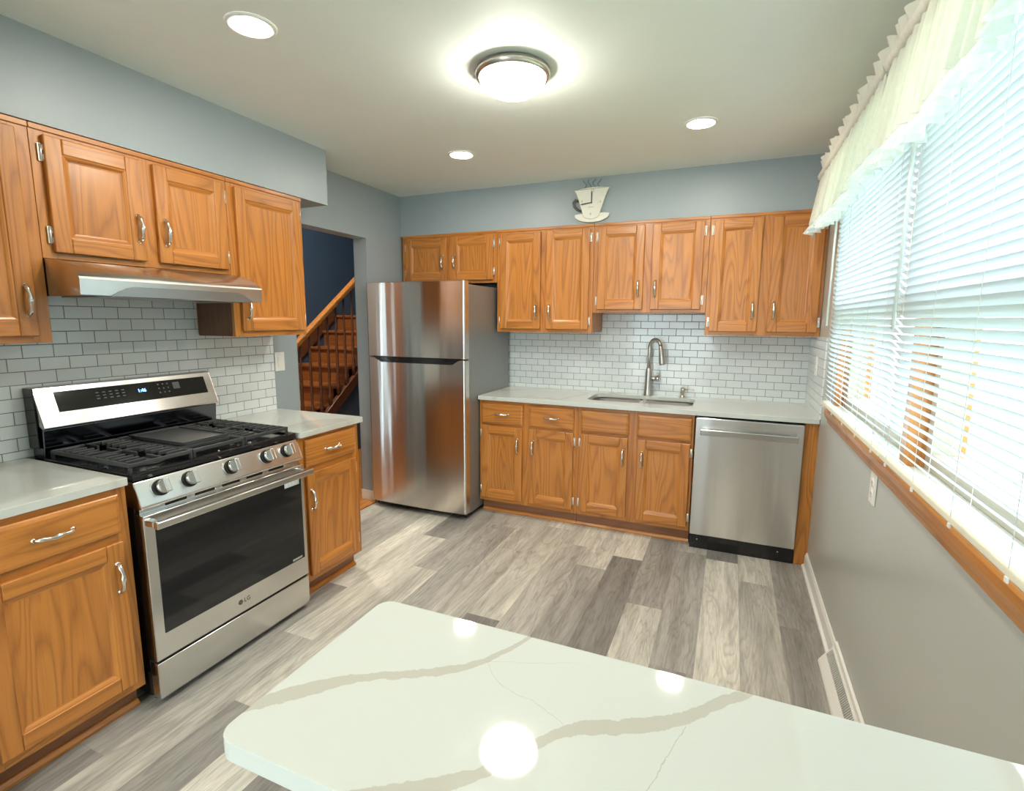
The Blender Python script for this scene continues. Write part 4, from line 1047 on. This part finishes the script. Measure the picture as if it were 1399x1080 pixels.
# ------------------------------------------------------------ outlets, switch, register
def plate(name, label, cat, loc, rz, w_=.075, h=.118, kind='outlet'):
    p = thing(name, label, cat, loc, rz)
    c = MB().box(-w_/2, w_/2, -.006, 0, -h/2, h/2, M_PLASTIC).build('cover_plate', p, bevel=.003, seg=3)
    if kind == 'outlet':
        for s_ in (-1, 1):
            r = MB().lathe([(0, -.0075), (.0155, -.0075), (.0165, -.0058)], (0, 0, s_*.020), M_TRIMW, 20, 'y').build('socket', p)
            for a in (-.006, .006): MB().box(a-.001, a+.001, -.0079, -.0076, s_*.020-.004, s_*.020+.004, M_DARKGAP).build('slot', r)
    else:
        MB().box(-.017, .017, -.0085, -.0058, -.033, .033, M_TRIMW).build('rocker', p, bevel=.001)
    return p
plate('wall_outlet', 'white outlet low on the grey wall just below the window trim', 'outlet', (-.0008, -1.905, .888), -PI/2)
plate('wall_outlet', 'white outlet on the tile return beside the window, above the counter', 'outlet', (-.0100, -.40, 1.205), -PI/2)
plate('light_switch', 'white rocker switch on the wall between range tiles and doorway', 'light switch', (XL+.0008, -1.652, 1.208), PI/2, kind='switch')
rgx = thing('floor_register', 'white metal baseboard heat register below the window', 'register', (-.001, -1.615, 0))
mb = MB(); A = [(0, .001), (-.012, .001), (-.012, .090), (-.010, .108), (0, .112)]
mb.prism(A, 'y', 0, -.50, M_TRIMW); mb.build('back_flange', rgx, bevel=.001)
mb = MB()
for y_, s_ in ((-.002, 1), (-.498, -1)):
    mb.prism([(-.0125, .001), (-.066, .001), (-.066, .008), (-.0125, .088)], 'y', y_, y_-s_*.006 if s_ > 0 else y_+.006, M_TRIMW)
mb.face([(-.066, -.002, .008), (-.066, -.498, .008), (-.0665, -.498, .001), (-.0665, -.002, .001)], M_TRIMW)
# front sheet in two solid bands; the louvred middle is open
mb.prism([(-.067, .006), (-.064, .014), (-.041, .049), (-.039, .047), (-.062, .012), (-.065, .005)], 'y', -.002, -.498, M_TRIMW)
mb.prism([(-.0125, .090), (-.020, .080), (-.018, .078), (-.0125, .086)], 'y', -.002, -.498, M_TRIMW)
mb.build('front_cover', rgx, bevel=.0006)
mb = MB()
for k in range(40):
    y_ = -.012-k*.0122; mb.prism([(-.041, .048), (-.019, .079), (-.016, .077), (-.037, .046)], 'y', y_, y_-.0028, M_TRIMW)
mb.build('louvres', rgx)
MB().prism([(-.0128, .004), (-.050, .004), (-.045, .026), (-.016, .070), (-.0128, .070)], 'y', -.012, -.488, M_NICKEL).build('damper', rgx)

# ------------------------------------------------------------ outdoors
def grassm():
    m, nt, b = newmat('lawn'); v, _ = objcoord(nt, False)
    n = N(nt, 'ShaderNodeTexNoise', i_Scale=6.0, i_Detail=6.0); L(nt, v, n.inputs['Vector'])
    L(nt, mixc(nt, n.outputs['Fac'], (0.20, 0.27, 0.13), (0.34, 0.42, 0.22)), b.inputs['Base Color']); b.inputs['Roughness'].default_value = 0.9; return m
M_GRASS = grassm(); M_CONC = paint('driveway_concrete', (0.55, 0.53, 0.5), 0.8, .1); M_SIDING = paint('pale_siding', (0.72, 0.74, 0.76), 0.6)
struct(MB().box(.16, 30, -16, 12, -.5, -.4, M_GRASS).build('ground_outside'))
struct(MB().box(XL-3, .15, -20, YBACK-T-.001, -.2, -.06, M_CONC).build('ground_patio'))
nh = thing('neighbour_house', 'pale sided neighbouring house seen through the blinds', 'house', (9, -3, -.4))
MB().box(0, 5, -5, 6, 0, 3.0, M_SIDING).build('house_wall', nh)
MB().prism([(-.4, 3.0), (5.4, 3.0), (2.5, 4.6)], 'y', -5.4, 6.4, simple('roof_shingle', (0.42, 0.40, 0.38), 0.8)).build('roof', nh)
for yy in (-3, .6, 3.6): MB().box(-.03, -.001, yy, yy+1.1, .9, 2.1, simple('house_glass', (.25, .32, .38), .3)).build('house_window', nh, bevel=.005)
